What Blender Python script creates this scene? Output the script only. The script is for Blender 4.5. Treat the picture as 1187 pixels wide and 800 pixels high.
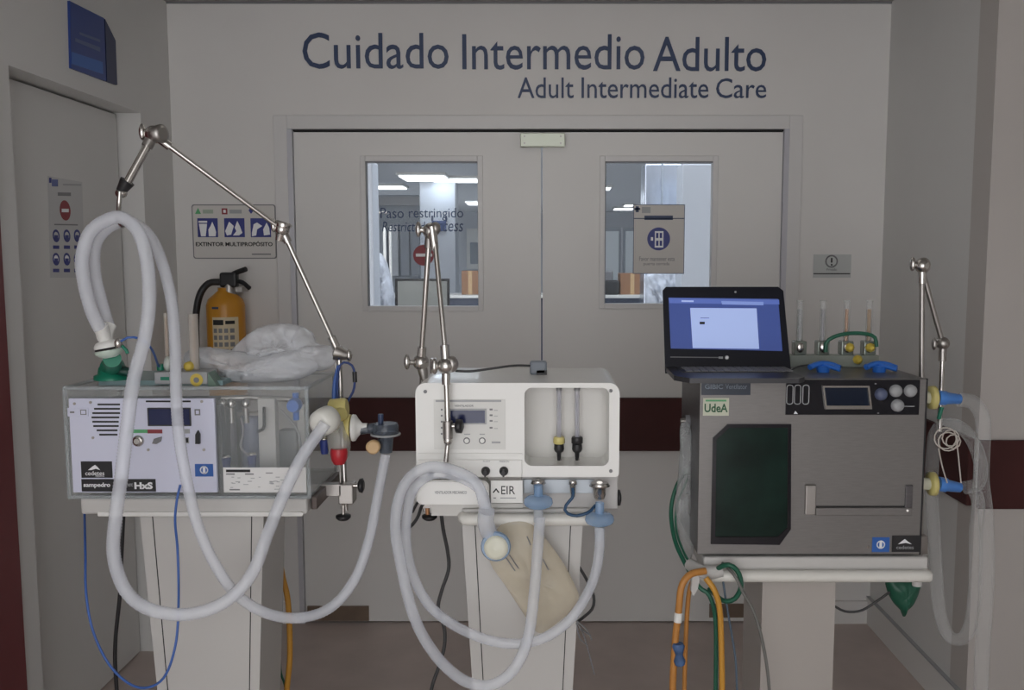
import bpy, bmesh, math, random
from mathutils import Vector, Matrix
random.seed(7)
for o in list(bpy.data.objects): bpy.data.objects.remove(o)
scene = bpy.context.scene
COL = scene.collection

# ------------------------------------------------------------ camera
F = 1034.0; W = 1187.0; H = 800.0; VX = 630.0; CAMZ = 1.57
PITCH = math.atan(100.0 / F)
cam = bpy.data.cameras.new('camera'); camo = bpy.data.objects.new('camera', cam); COL.objects.link(camo)
camo.location = (0, 0, CAMZ); camo.rotation_euler = (math.pi / 2 - PITCH, 0, 0)
cam.sensor_width = 36; cam.lens = 36 * F / W; cam.shift_x = -(VX - W / 2) / W
cam.clip_start = .05
scene.camera = camo
scene.view_settings.view_transform = 'Standard'; scene.view_settings.look = 'None'
scene.view_settings.gamma = 1; scene.view_settings.use_curve_mapping = False
scene.view_settings.exposure = 0.0

# ------------------------------------------------------------ world and lights
w = bpy.data.worlds.new('world'); scene.world = w; w.use_nodes = True
w.node_tree.nodes['Background'].inputs[0].default_value = (.99, .985, 1, 1)
w.node_tree.nodes['Background'].inputs[1].default_value = 2.9
def area(name, loc, rot, sx, sy, power, color):
    l = bpy.data.lights.new(name, 'AREA'); l.shape = 'RECTANGLE'; l.size = sx; l.size_y = sy
    l.energy = power; l.color = color
    o = bpy.data.objects.new(name, l); COL.objects.link(o); o.location = loc; o.rotation_euler = rot
    return o
area('ceiling_lamp_light', (-.35, .35, 2.58), (0, 0, 0), 1.0, .6, 3.6, (1, .97, .93))
area('ceiling_lamp_light', (0, 2.75, 2.595), (0, 0, 0), 1.6, .6, 1.7, (1, .96, .9))
area('ward_lamp_light', (-1.6, 17.6, 2.74), (0, 0, 0), 2.4, 2.2, 60, (.86, .93, 1))
area('ward_lamp_light', (-1.0, 6.6, 2.74), (0, 0, 0), 2.6, 1.6, 34, (.86, .93, 1))
area('ward_lamp_light', (1.6, 8.0, 2.74), (0, 0, 0), 1.6, 2.6, 34, (.86, .93, 1))

# ------------------------------------------------------------ pixel <-> place
_c, _s = math.cos(PITCH), math.sin(PITCH)
def ray(px, py):
    cx = (px - VX) / F; cy = -(py - 400) / F
    return Vector((cx, cy * _s + _c, cy * _c - _s))
def P(px, py, Y):
    d = ray(px, py); return Vector((0, 0, CAMZ)) + d * (Y / d.y)
def PX(px, py, X):
    d = ray(px, py); return Vector((0, 0, CAMZ)) + d * (X / d.x)
def R4(a, b, c, d, Y):
    p, q, r, s = P(a, b, Y), P(c, b, Y), P(a, d, Y), P(c, d, Y)
    return (p.x + r.x) / 2, (r.z + s.z) / 2, (q.x + s.x) / 2, (p.z + q.z) / 2
def k(Y): return Y / F

# ------------------------------------------------------------ materials
MATS = {}
def mat(name, col, rough=.5, metal=0., alpha=1., noise=0., scale=20., emit=0., bump=0., spec=.5, coat=0., stretch=None):
    if name in MATS: return MATS[name]
    m = bpy.data.materials.new(name); m.use_nodes = True; nt = m.node_tree; n = nt.nodes
    b = n['Principled BSDF']
    b.inputs['Base Color'].default_value = (*col, 1); b.inputs['Roughness'].default_value = rough
    b.inputs['Metallic'].default_value = metal; b.inputs['Specular IOR Level'].default_value = spec
    b.inputs['Coat Weight'].default_value = coat
    if emit:
        b.inputs['Emission Color'].default_value = (*col, 1); b.inputs['Emission Strength'].default_value = emit
    if noise or bump:
        tc = n.new('ShaderNodeTexCoord'); mp = n.new('ShaderNodeMapping'); t = n.new('ShaderNodeTexNoise')
        t.inputs['Scale'].default_value = scale; t.inputs['Detail'].default_value = 5
        if stretch: mp.inputs['Scale'].default_value = stretch
        nt.links.new(tc.outputs['Object'], mp.inputs['Vector']); nt.links.new(mp.outputs[0], t.inputs['Vector'])
        if noise:
            r = n.new('ShaderNodeValToRGB')
            r.color_ramp.elements[0].position = .3; r.color_ramp.elements[1].position = .7
            r.color_ramp.elements[0].color = (*[c * (1 - noise) for c in col], 1)
            r.color_ramp.elements[1].color = (*[min(1, c * (1 + noise)) for c in col], 1)
            nt.links.new(t.outputs['Fac'], r.inputs[0]); nt.links.new(r.outputs[0], b.inputs['Base Color'])
        if bump:
            bp = n.new('ShaderNodeBump'); bp.inputs['Strength'].default_value = bump; bp.inputs['Distance'].default_value = .01
            nt.links.new(t.outputs['Fac'], bp.inputs['Height']); nt.links.new(bp.outputs[0], b.inputs['Normal'])
    if alpha < 1:
        tr = n.new('ShaderNodeBsdfTransparent'); mx = n.new('ShaderNodeMixShader'); mx.inputs[0].default_value = alpha
        lw = n.new('ShaderNodeLayerWeight'); lw.inputs[0].default_value = .35
        ma = n.new('ShaderNodeMath'); ma.operation = 'MULTIPLY_ADD'
        ma.inputs[1].default_value = (1 - alpha) * .35; ma.inputs[2].default_value = alpha
        nt.links.new(lw.outputs['Facing'], ma.inputs[0]); nt.links.new(ma.outputs[0], mx.inputs[0])
        nt.links.new(tr.outputs[0], mx.inputs[1]); nt.links.new(b.outputs[0], mx.inputs[2])
        nt.links.new(mx.outputs[0], n['Material Output'].inputs['Surface'])
    MATS[name] = m
    return m

m_wall = mat('wall_paint', (.70, .685, .665), .62, noise=.035, scale=1.6, bump=.03)
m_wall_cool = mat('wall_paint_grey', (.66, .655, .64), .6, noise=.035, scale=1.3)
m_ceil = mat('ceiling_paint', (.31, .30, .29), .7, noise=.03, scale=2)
m_floor = mat('floor_vinyl', (.50, .42, .385), .42, noise=.09, scale=5)
m_doorp = mat('door_paint', (.71, .70, .68), .42, noise=.025, scale=1.5)
m_frame = mat('frame_paint', (.66, .65, .64), .35)
m_alum = mat('frame_aluminium', (.50, .50, .54), .35, metal=.2)
m_maroon = mat('maroon_vinyl', (.058, .017, .016), .6, spec=.25, noise=.15, scale=6)
m_maroon2 = mat('maroon_paint', (.16, .035, .04), .45, noise=.1, scale=4)
m_brown = mat('kick_brown', (.17, .12, .085), .5, noise=.2, scale=9)
m_dark = mat('dark_gap', (.02, .02, .02), .8)
m_navy = mat('navy_letter', (.032, .055, .125), .45)
m_blue = mat('sign_blue', (.02, .05, .22), .4)
m_blue2 = mat('sign_blue_light', (.03, .12, .42), .4)
m_icon = mat('icon_blue', (.03, .04, .22), .4)
m_white = mat('white_plastic', (.80, .80, .77), .35)
m_paper = mat('paper', (.62, .60, .57), .7)
m_poster = mat('poster_film', (.55, .55, .55), .5)
m_print = mat('white_print', (.85, .86, .88), .5)
m_black = mat('black_plastic', (.018, .018, .02), .4)
m_blackg = mat('black_gloss', (.012, .012, .016), .15)
m_steel = mat('chrome_steel', (.62, .60, .57), .22, metal=1)
m_steeld = mat('dull_steel', (.42, .40, .38), .38, metal=1)
m_brush = mat('brushed_stainless', (.215, .205, .198), .4, metal=.4, noise=.06, scale=30, stretch=(1, 1, 12))
m_brushd = mat('brushed_side', (.16, .155, .16), .35, metal=.7, noise=.1, scale=20, stretch=(1, 1, 8))
m_hose = mat('milky_hose', (.83, .86, .93), .35, alpha=.42)
m_hosef = mat('frosted_hose', (.82, .86, .94), .25, alpha=.3)
m_clearh = mat('clear_hose', (.72, .74, .74), .3, alpha=.085)
m_pouch = mat('plastic_bag_film', (.88, .90, .94), .2, alpha=.5, noise=.05, scale=14, bump=1.6)
m_beige = mat('beige_pouch', (.70, .63, .49), .4, alpha=.5, noise=.08, scale=10, bump=.3)
m_acry = mat('acrylic', (.60, .64, .64), .08, alpha=.12)
m_acryedge = mat('acrylic_edge', (.62, .68, .70), .15, alpha=.28)
m_glass = mat('window_glass', (.60, .66, .72), .04, alpha=.07)
m_panel = mat('ventilator_front', (.66, .68, .82), .4)
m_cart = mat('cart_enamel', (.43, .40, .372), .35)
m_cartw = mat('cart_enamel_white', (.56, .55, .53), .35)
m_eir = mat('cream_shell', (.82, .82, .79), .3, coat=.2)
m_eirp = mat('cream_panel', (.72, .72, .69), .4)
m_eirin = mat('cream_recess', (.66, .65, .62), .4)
m_lcd = mat('lcd_blue', (.018, .025, .085), .2)
m_green = mat('green_hose', (.015, .11, .065), .4)
m_teal = mat('green_fitting', (.01, .20, .12), .35)
m_yel = mat('yellow_hose', (.55, .27, .035), .45)
m_orange = mat('orange_hose', (.50, .22, .05), .45)
m_yfit = mat('yellow_fitting', (.66, .58, .22), .4)
m_yfit2 = mat('bright_yellow_fitting', (.66, .50, .08), .35)
m_cream = mat('cream_disc', (.72, .72, .60), .35)
m_bluef = mat('blue_fitting', (.03, .16, .60), .35)
m_bluet = mat('blue_tube', (.05, .13, .42), .35)
m_bluev = mat('blue_vinyl_connector', (.08, .25, .68), .4)
m_filt = mat('blue_filter', (.30, .50, .78), .2, alpha=.42)
m_red = mat('red_plastic', (.45, .02, .03), .35)
m_redp = mat('red_print', (.26, .035, .045), .5)
m_greenp = mat('green_print', (.10, .38, .16), .5)
m_grey = mat('grey_plastic', (.20, .20, .21), .4)
m_greyl = mat('light_grey_plastic', (.36, .37, .38), .4)
m_cable = mat('grey_cable', (.06, .06, .062), .5)
m_smoke = mat('smoke_plastic', (.09, .11, .14), .2, alpha=.72)
m_ext = mat('extinguisher_yellow', (.56, .25, .018), .35)
m_tan = mat('tan_cap', (.62, .42, .22), .5)
m_copper = mat('copper', (.5, .25, .12), .4, metal=.5)
m_dglass = mat('dark_green_glass', (.006, .020, .015), .22, spec=.25, noise=.5, scale=7)
m_scr = mat('screen_blue', (.045, .075, .26), .4, emit=.45)
m_scrw = mat('screen_page', (.34, .43, .72), .4, emit=.55)
m_scrd = mat('screen_bar', (.02, .045, .2), .4, emit=.5)
m_lamp = mat('lamp_tube', (.9, .95, 1), .5, emit=2.2)
m_wardw = mat('ward_wall', (.66, .69, .74), .6, noise=.04, scale=1)
m_wardd = mat('ward_cabinet', (.33, .37, .42), .5, noise=.08, scale=3)
m_wardc = mat('ward_column', (.60, .64, .70), .5)
m_wardn = mat('ward_counter', (.035, .05, .09), .4)
m_card = mat('cardboard', (.33, .17, .09), .7)
m_foil = mat('foil_column', (.65, .70, .80), .22, metal=.85, noise=.1, scale=6, stretch=(6, 6, 1))
m_wblue = mat('ward_blue', (.07, .14, .30), .6, noise=.3, scale=14)

# ------------------------------------------------------------ mesh builder
WORLD = {}
class MB:
    def __init__(s): s.v = []; s.f = []; s.m = []; s.sm = []; s.mats = []
    def mi(s, m):
        if m not in s.mats: s.mats.append(m)
        return s.mats.index(m)
    def add(s, vs, fs, m, smooth=False):
        o = len(s.v); i = s.mi(m)
        s.v += [Vector(v) for v in vs]
        for f in fs: s.f.append([o + a for a in f]); s.m.append(i); s.sm.append(smooth)
        return s
    def bm(s, b, m, smooth=False):
        b.verts.index_update()
        s.add([v.co.copy() for v in b.verts], [[v.index for v in f.verts] for f in b.faces], m, smooth); b.free(); return s
    def box(s, x0, y0, z0, x1, y1, z1, m, bev=0, seg=2):
        b = bmesh.new(); r = bmesh.ops.create_cube(b, size=1)
        for v in r['verts']:
            v.co = Vector(((x0 + x1) / 2 + v.co.x * abs(x1 - x0), (y0 + y1) / 2 + v.co.y * abs(y1 - y0), (z0 + z1) / 2 + v.co.z * abs(z1 - z0)))
        if bev:
            bev = min(bev, .48 * min(abs(x1 - x0), abs(y1 - y0), abs(z1 - z0)))
            bmesh.ops.bevel(b, geom=b.edges[:], offset=bev, segments=seg, affect='EDGES', profile=.5)
        return s.bm(b, m)
    def pbox(s, a, b, c, d, Y, th, m, bev=0):       # slab seen at pixels a,b..c,d whose front face is at Y
        x0, z0, x1, z1 = R4(a, b, c, d, Y); return s.box(x0, Y, z0, x1, Y + th, z1, m, bev)
    def dec(s, a, b, c, d, Y, m, lift=.0008):       # thin print lying on the face at Y
        return s.pbox(a, b, c, d, Y - lift, lift * .9, m)
    def prism(s, poly, y0, y1, m, bev=0):            # poly: (x,z) points
        b = bmesh.new(); vs = [b.verts.new((x, y0, z)) for x, z in poly]
        f = b.faces.new(vs); r = bmesh.ops.extrude_face_region(b, geom=[f])
        for e in r['geom']:
            if isinstance(e, bmesh.types.BMVert): e.co.y = y1
        bmesh.ops.recalc_face_normals(b, faces=b.faces[:])
        if bev:
            bmesh.ops.bevel(b, geom=[e for e in b.edges if abs(e.verts[0].co.y - e.verts[1].co.y) < 1e-6], offset=bev, segments=3, affect='EDGES')
        return s.bm(b, m)
    def pprism(s, pts, Y, th, m, bev=0):
        return s.prism([(P(a, b, Y).x, P(a, b, Y).z) for a, b in pts], Y, Y + th, m, bev)
    def rrect(s, x0, z0, x1, z1, r, y0, y1, m, bev=0, n=6):
        poly = []
        for cx, cz, a0 in ((x1 - r, z1 - r, 0), (x0 + r, z1 - r, 90), (x0 + r, z0 + r, 180), (x1 - r, z0 + r, 270)):
            for i in range(n + 1):
                a = math.radians(a0 + 90 * i / n); poly.append((cx + r * math.cos(a), cz + r * math.sin(a)))
        return s.prism(poly, y0, y1, m, bev)
    def cyl(s, a, b, r, m, r2=None, n=20):
        a, b = Vector(a), Vector(b); r2 = r if r2 is None else r2
        d = (b - a).normalized(); u = d.orthogonal().normalized(); v = d.cross(u)
        vs = []
        for c, rr in ((a, r), (b, r2)):
            for i in range(n):
                t = 2 * math.pi * i / n; vs.append(c + (u * math.cos(t) + v * math.sin(t)) * rr)
        s.add(vs, [[i, (i + 1) % n, n + (i + 1) % n, n + i] for i in range(n)], m, True)
        s.add(vs[:n], [list(range(n))[::-1]], m); s.add(vs[n:], [list(range(n))], m); return s
    def lathe(s, a, d, prof, m, n=24):                # prof: (distance along d, radius)
        a, d = Vector(a), Vector(d).normalized(); u = d.orthogonal().normalized(); v = d.cross(u); vs = []
        for h, r in prof:
            for i in range(n):
                t = 2 * math.pi * i / n; vs.append(a + d * h + (u * math.cos(t) + v * math.sin(t)) * max(r, 1e-5))
        fs = [[j * n + i, j * n + (i + 1) % n, (j + 1) * n + (i + 1) % n, (j + 1) * n + i] for j in range(len(prof) - 1) for i in range(n)]
        s.add(vs, fs, m, True)
        s.add(vs[:n], [list(range(n))[::-1]], m); s.add(vs[-n:], [list(range(n))], m); return s
    def ring(s, c, d, R, r, m, n=28, k_=8):
        c, d = Vector(c), Vector(d).normalized(); u = d.orthogonal().normalized(); v = d.cross(u); vs = []
        for i in range(n):
            t = 2 * math.pi * i / n; e = u * math.cos(t) + v * math.sin(t)
            for j in range(k_):
                q = 2 * math.pi * j / k_; vs.append(c + e * (R + r * math.cos(q)) + d * r * math.sin(q))
        return s.add(vs, [[i * k_ + j, ((i + 1) % n) * k_ + j, ((i + 1) % n) * k_ + (j + 1) % k_, i * k_ + (j + 1) % k_] for i in range(n) for j in range(k_)], m, True)
    def ell(s, c, rad, m, n=20):
        c = Vector(c); vs = []
        N = n // 2
        for j in range(N + 1):
            p = math.pi * j / N
            for i in range(n):
                t = 2 * math.pi * i / n
                vs.append(c + Vector((rad[0] * math.sin(p) * math.cos(t), rad[1] * math.sin(p) * math.sin(t), rad[2] * math.cos(p))))
        return s.add(vs, [[j * n + i, j * n + (i + 1) % n, (j + 1) * n + (i + 1) % n, (j + 1) * n + i] for j in range(N) for i in range(n)], m, True)
    def tube(s, pts, r, m, n=12, corr=0, pitch=.006, step=None):
        pts = [Vector(p) for p in pts]; path = spline(pts)
        # resample evenly
        step = step or (pitch / 2 if corr else .012)
        out = [path[0]]; acc = 0
        for a, b in zip(path, path[1:]):
            L = (b - a).length; t = step - acc
            while t <= L: out.append(a.lerp(b, t / L)); t += step
            acc = (acc + L) % step
        if (out[-1] - path[-1]).length > 1e-4: out.append(path[-1])
        vs = []; u = None
        for i, p in enumerate(out):
            d = (out[min(i + 1, len(out) - 1)] - out[max(i - 1, 0)]).normalized()
            if u is None: u = d.orthogonal().normalized()
            u = (u - d * u.dot(d)).normalized(); v = d.cross(u)
            rr = r * (1 - corr) if (corr and i % 2) else r
            for j in range(n):
                t = 2 * math.pi * j / n; vs.append(p + (u * math.cos(t) + v * math.sin(t)) * rr)
        s.add(vs, [[i * n + j, i * n + (j + 1) % n, (i + 1) * n + (j + 1) % n, (i + 1) * n + j] for i in range(len(out) - 1) for j in range(n)], m, True)
        s.add(vs[:n], [list(range(n))[::-1]], m); s.add(vs[-n:], [list(range(n))], m); return s
    def ptube(s, pts, rpx, m, **kw):
        Y = sum(p[2] for p in pts) / len(pts)
        return s.tube([P(*p) for p in pts], rpx * k(Y), m, **kw)
    def puff(s, outline, Y, th, m, amp=.25, seed=0, rings=12, n=64, freq=5, center=None):   # crumpled pillow with the given outline (pixels at Y)
        from mathutils import noise
        pts = [P(a, b, Y) for a, b in outline]
        ctr = P(*center, Y) if center else sum(pts, Vector()) / len(pts)
        loop = spline(pts + [pts[0]], closed=True); L = len(loop) - 1
        vs = []
        for side in (-1, 1):
            for j in range(rings + 1):
                q = j / rings
                for i in range(n):
                    e = loop[int(i * L / n)]; p = ctr.lerp(e, q)
                    nz = noise.noise(Vector((p.x * freq * 8 + seed, p.z * freq * 8, seed * 1.7 + side))) + .5 * abs(noise.noise(Vector((p.x * freq * 22, p.z * freq * 22, seed + side))))
                    h = th * math.sqrt(max(0, 1 - q * q)) * (1 + amp * 2 * nz)
                    vs.append(Vector((p.x, p.y + side * h, p.z + (0 if q == 1 else amp * th * .3 * nz))))
        K = (rings + 1) * n; fs = []
        for sd in (0, 1):
            for j in range(rings):
                for i in range(n):
                    f = [sd * K + j * n + i, sd * K + j * n + (i + 1) % n, sd * K + (j + 1) * n + (i + 1) % n, sd * K + (j + 1) * n + i]
                    fs.append(f if sd else f[::-1])
        return s.add(vs, fs, m, True)
    def text(s, txt, fn, m, bold=0, th=.0006, italic=0):
        vs, fs = glyphs(txt, bold, italic)
        return s.add([fn(*v) for v in vs], fs, m)
    def ptext(s, txt, a, b, c, d, Y, m, bold=0, lift=.0012, italic=0):
        x0, z0, x1, z1 = R4(a, b, c, d, Y)
        return s.text(txt, lambda u, v, e: Vector((x0 + u * (x1 - x0), Y - lift * e, z0 + v * (z1 - z0))), m, bold, italic=italic)
    def build(s, name, parent=None, **props):
        lo = Vector((min(v.x for v in s.v), min(v.y for v in s.v), min(v.z for v in s.v)))
        hi = Vector((max(v.x for v in s.v), max(v.y for v in s.v), max(v.z for v in s.v)))
        org = Vector(((lo.x + hi.x) / 2, (lo.y + hi.y) / 2, lo.z))
        me = bpy.data.meshes.new(name)
        me.from_pydata([tuple(v - org) for v in s.v], [], s.f)
        for m in s.mats: me.materials.append(m)
        me.polygons.foreach_set('material_index', s.m); me.polygons.foreach_set('use_smooth', s.sm); me.update()
        o = bpy.data.objects.new(name, me); COL.objects.link(o)
        if parent: o.parent = parent; o.location = org - WORLD[parent.name]
        else: o.location = org
        WORLD[o.name] = org
        for a, b in props.items(): o[a] = b
        return o

def spline(pts, closed=False, seg=14):
    out = []; n = len(pts)
    for i in range(n - 1):
        p1, p2 = pts[i], pts[i + 1]
        p0 = pts[i - 1] if i else (pts[-2] if closed else p1 * 2 - p2)
        p3 = pts[i + 2] if i + 2 < n else (pts[1] if closed else p2 * 2 - p1)
        for j in range(seg):
            t = j / seg
            out.append(.5 * ((2 * p1) + (p2 - p0) * t + (2 * p0 - 5 * p1 + 4 * p2 - p3) * t * t + (3 * p1 - p0 - 3 * p2 + p3) * t ** 3))
    out.append(pts[-1]); return out

_G = {}
def glyphs(txt, bold, italic=0):                      # letters as thin solid meshes in a unit box
    key = (txt, bold, italic)
    if key in _G: return _G[key]
    c = bpy.data.curves.new('t', 'FONT'); c.body = txt; c.offset = bold; c.extrude = .01; c.resolution_u = 3; c.shear = italic
    o = bpy.data.objects.new('t', c); COL.objects.link(o)
    dg = bpy.context.evaluated_depsgraph_get()
    me = bpy.data.meshes.new_from_object(o.evaluated_get(dg))
    co = [v.co.copy() for v in me.vertices]; fs = [list(p.vertices) for p in me.polygons]
    bpy.data.objects.remove(o); bpy.data.curves.remove(c); bpy.data.meshes.remove(me)
    x0, x1 = min(v.x for v in co), max(v.x for v in co); y0, y1 = min(v.y for v in co), max(v.y for v in co)
    vs = [((v.x - x0) / (x1 - x0), (v.y - y0) / (y1 - y0), 1 if v.z > 0 else .1) for v in co]
    _G[key] = (vs, fs); return _G[key]

def thing(name, label, cat, loc, group=None):
    o = bpy.data.objects.new(name, None); COL.objects.link(o); o.location = loc; o.empty_display_size = .05
    WORLD[o.name] = Vector(loc); o['label'] = label; o['category'] = cat
    if group: o['group'] = group
    return o
def struct(mb, name, parent=None): return mb.build(name, parent, **({} if parent else {'kind': 'structure'}))

# ============================================================ THE ROOM
D = 3.73; XL = -1.527; XR = 1.41; ZC = 2.605; YF = 2.85; B = -1.5
struct(MB().box(-2.2, B, -.1, 2.6, D + .1, 0, m_floor), 'floor')
struct(MB().box(-2.2, B, ZC, 2.6, D + .1, ZC + .12, m_ceil), 'ceiling')
dx0 = P(343, 300, D).x; dx1 = P(905, 300, D).x; dz = P(628, 152, D).z
ox0, ox1, oz = dx0 - .02, dx1 + .02, dz + .007      # opening in the wall
struct(MB().box(XL - .25, D, 0, ox0, D + .14, ZC, m_wall).box(ox1, D, 0, XR + .3, D + .14, ZC, m_wall)
       .box(ox0, D, oz, ox1, D + .14, ZC, m_wall), 'wall_back')
struct(MB().box(XL - .25, B, 0, XL, 2.61, ZC, m_wall_cool).box(XL - .25, 2.61, 2.12, XL, 3.45, ZC, m_wall_cool)
       .box(XL - .25, 3.45, 0, XL, D, ZC, m_wall_cool).box(XL - .25, 2.61, 0, XL - .15, 3.45, 2.12, m_dark), 'wall_left')
struct(MB().box(XR, YF + .12, 0, XR + .3, D, ZC, m_wall_cool), 'wall_right')
struct(MB().box(XR, YF, 0, 2.6, YF + .12, ZC, mat('wall_tone_front_right', (.50, .47, .445), .6, noise=.03, scale=1.4)), 'wall_front_right')  # front-right wall in a darker, warmer tone than the other walls
struct(MB().box(1.05, B - .1, 0, 2.7, B, ZC, m_wall), 'light_blocker_behind')  # unseen partial wall, added to narrow the open end and cut its light
struct(MB().box(2.6, B, 0, 2.7, YF + .12, ZC, m_wall), 'light_blocker_right')  # unseen wall, added to stop world light coming in from the right
struct(MB().box(XR - .014, YF + .01, 0, XR, D, .12, m_wall).box(XR - .016, YF + .01, .117, XR, D, .121, m_greyl), 'baseboard_right')
struct(MB().box(ox1 + .06, D - .012, 0, XR - .014, D, .1, m_wall), 'baseboard_back')
struct(MB().box(XL, D - .012, 0, ox0 - .06, D, .1, m_wall), 'baseboard_back_left')
struct(MB().box(XL, D - .006, ZC - .007, XR, D, ZC, m_grey), 'ceiling_shadow_line')  # dark strip drawn as the shadow line where wall meets ceiling
# door frame
fr = MB()
fr.box(ox0 - .055, D - .012, 0, ox0, D + .1, oz + .055, m_frame, .002).box(ox1, D - .012, 0, ox1 + .055, D + .1, oz + .055, m_frame, .002)
fr.box(ox0, D - .012, oz, ox1, D + .1, oz + .055, m_frame, .002)
fr.box(ox0, D - .014, 0, ox0 + .0205, D + .03, oz, m_alum).box(ox1 - .0205, D - .014, 0, ox1, D + .03, oz, m_alum)
fr.box(ox0, D + .004, dz, ox1, D + .03, oz, m_dark)
struct(fr, 'trim_2')
# door leaves
xm = P(628, 300, D).x
def leaf(name, xa, xb, wpx, text_side):
    Y = D + .004
    x0, z0, x1, z1 = R4(*wpx, Y)
    zt = dz - .004
    m = MB()
    m.box(xa, Y, .006, x0, Y + .04, zt, m_doorp).box(x1, Y, .006, xb, Y + .04, zt, m_doorp)
    m.box(x0, Y, .006, x1, Y + .04, z0, m_doorp).box(x0, Y, z1, x1, Y + .04, zt, m_doorp)
    d = struct(m, name)
    b = .022
    g = MB()
    for q in ((x0 - b, z0 - b, x0, z1 + b), (x1, z0 - b, x1 + b, z1 + b), (x0, z0 - b, x1, z0), (x0, z1, x1, z1 + b)):
        g.box(q[0], Y - .006, q[1], q[2], Y, q[3], m_frame, .002)
    g.box(x0, Y, z0, x0 + .004, Y + .03, z1, m_grey).box(x0, Y, z1 - .005, x1, Y + .03, z1, m_grey)
    g.build('window_bead', d)
    MB().box(x0, Y + .018, z0, x1, Y + .022, z1, m_glass).build('glass_pane', d)
    return d
d1 = leaf('door_1', dx0 + .002, xm - .003, (425, 187, 554, 355), 0)
d2 = leaf('door_2', xm + .003, dx1 - .002, (701, 187, 825, 352), 0)
zb0, zb1 = P(430, 522, D).z, P(430, 461, D).z
for d, a, b in ((d1, dx0 + .002, xm - .003), (d2, xm + .003, dx1 - .002)):
    MB().box(a, D - .02, zb0, b, D + .004, zb1, m_maroon, .004).build('crash_rail', d, label='maroon crash rail')
MB().box(dx0 + .01, D - .004, .01, P(428, 730, D).x, D + .004, .075, m_brown).build('kick_plate', d1, label='brown kick plate')
MB().box(P(822, 720, D).x, D - .004, .025, dx1 - .01, D + .004, .085, m_brown).build('kick_plate', d2, label='brown kick plate')
struct(MB().box(dx1 + .08, D - .02, zb0, XR - .02, D, zb1, m_maroon, .004), 'trim_3')
struct(MB().box(XR - .02, YF + .02, zb0, XR, D - .02, zb1, m_maroon, .004), 'trim_4')
struct(MB().box(XR + .002, YF - .02, zb0, 2.6, YF, zb1, m_maroon, .004), 'trim_5')
# side door on the left wall
sd = struct(MB().box(XL - .135, 2.61, .006, XL - .088, 3.437, 2.112, m_wall_cool), 'door_3')
if False: MB().cyl((XL - .088, 2.72, 1.02), (XL - .045, 2.72, 1.02), .011, m_steeld).cyl((XL - .05, 2.72, 1.02), (XL - .05, 2.84, 1.02), .009, m_steeld).build('door_handle', sd)
struct(MB().box(XL, 1.7, 0, XL + .012, 2.512, 2.12, m_maroon2, .003), 'trim_6')

# magnetic lock plate
q = thing('magnetic_lock', 'pale greenish magnetic lock plate above the meeting edge of the double doors', 'door lock', P(628, 171, D - .03))
m_lock = mat('lock_plate', (.62, .66, .56), .35, metal=.3)
MB().pbox(603, 154, 655, 170, D - .035, .033, m_lock, .003).build('housing', q)
s_ = MB()
for a in (608, 650):
    for b in (158, 166): c = P(a, b, D - .035); MB().cyl(c, c - Vector((0, .002, 0)), .004, m_steeld, n=10).build('screw', q)

# ---------------------------------------------------- wall lettering
def letter_line(words, label, name='wall_lettering', Y=D, lift=.006):
    q = thing(name, label, 'lettering', P((words[0][1] + words[-1][3]) / 2, words[0][4], Y))
    for t, a, b, c, d, *it in words: MB().ptext(t, a, b, c, d, Y, m_navy, lift=lift, italic=it[0] if it else 0).build('word', q)
letter_line([('Cuidado', 351, 38, 520, 80, 0), ('Intermedio', 536, 40, 747, 81, 0), ('Adulto', 757, 43, 888, 83, 0)], 'large navy wall lettering reading Cuidado Intermedio Adulto above the double doors')
letter_line([('Adult', 600, 90, 665, 114, 0), ('Intermediate', 674, 90, 821, 114, 0), ('Care', 830, 91, 888, 114, 0)], 'smaller navy wall lettering reading Adult Intermediate Care under the large line')

# ---------------------------------------------------- extinguisher sign
YS = D - .004
q = thing('extinguisher_sign', 'white framed sign with three blue pictograms above the yellow fire extinguisher', 'sign', P(271, 300, D))
def rr_px(m, a, b, c, d, r, Y, th, mt):
    x0, z0, x1, z1 = R4(a, b, c, d, Y); return m.rrect(x0, z0, x1, z1, r * k(Y), Y, Y + th, mt)
m = MB(); rr_px(m, 223, 237, 320, 300, 3, YS, .004, m_grey); rr_px(m, 224.2, 238.2, 318.8, 298.8, 2.5, YS - .001, .001, m_paper); m.build('plate', q)
m = MB(); Y = YS - .001
for a in (229, 260, 290.5):
    m.dec(a, 253, a + 23.5, 275, Y, m_icon)
Y2 = Y - .001
m.pprism([(230.5, 259.5), (240, 259.5), (238.5, 274), (233, 274)], Y2, .0006, m_print).dec(230, 256, 240, 258.3, Y2, m_print)
m.pprism([(242, 274), (241.5, 266), (244, 262), (246, 257), (249, 264), (250.5, 269), (250, 274)], Y2, .0006, m_print)
m.pprism([(261, 268), (265.5, 257), (271, 262), (268, 272), (263, 273)], Y2, .0006, m_print).pprism([(272, 264), (275, 256), (278, 262), (281, 270), (277, 273), (270, 273), (274, 268)], Y2, .0006, m_print)
m.pprism([(292, 270), (294, 260), (298, 258), (304, 262), (298, 266), (297, 273), (292, 274)], Y2, .0006, m_print).pprism([(306, 273), (305, 266), (309, 258), (312, 264), (313, 272)], Y2, .0006, m_print)
m.ptext('EXTINTOR MULTIPROPÓSITO', 227, 279.5, 316, 285.5, Y, m_dark, bold=.02)
m.ptext('▪ ▪▪▪▪▪', 291, 293, 314, 296, Y, m_grey) if False else m.dec(292, 294, 314, 295.5, Y, m_grey)
m.pprism([(226, 248), (229.5, 241), (233, 248)], Y2, .0006, m_greenp).dec(235, 243, 247, 247.5, Y, mat('pale_green_print', (.35, .42, .34), .6))
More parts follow.
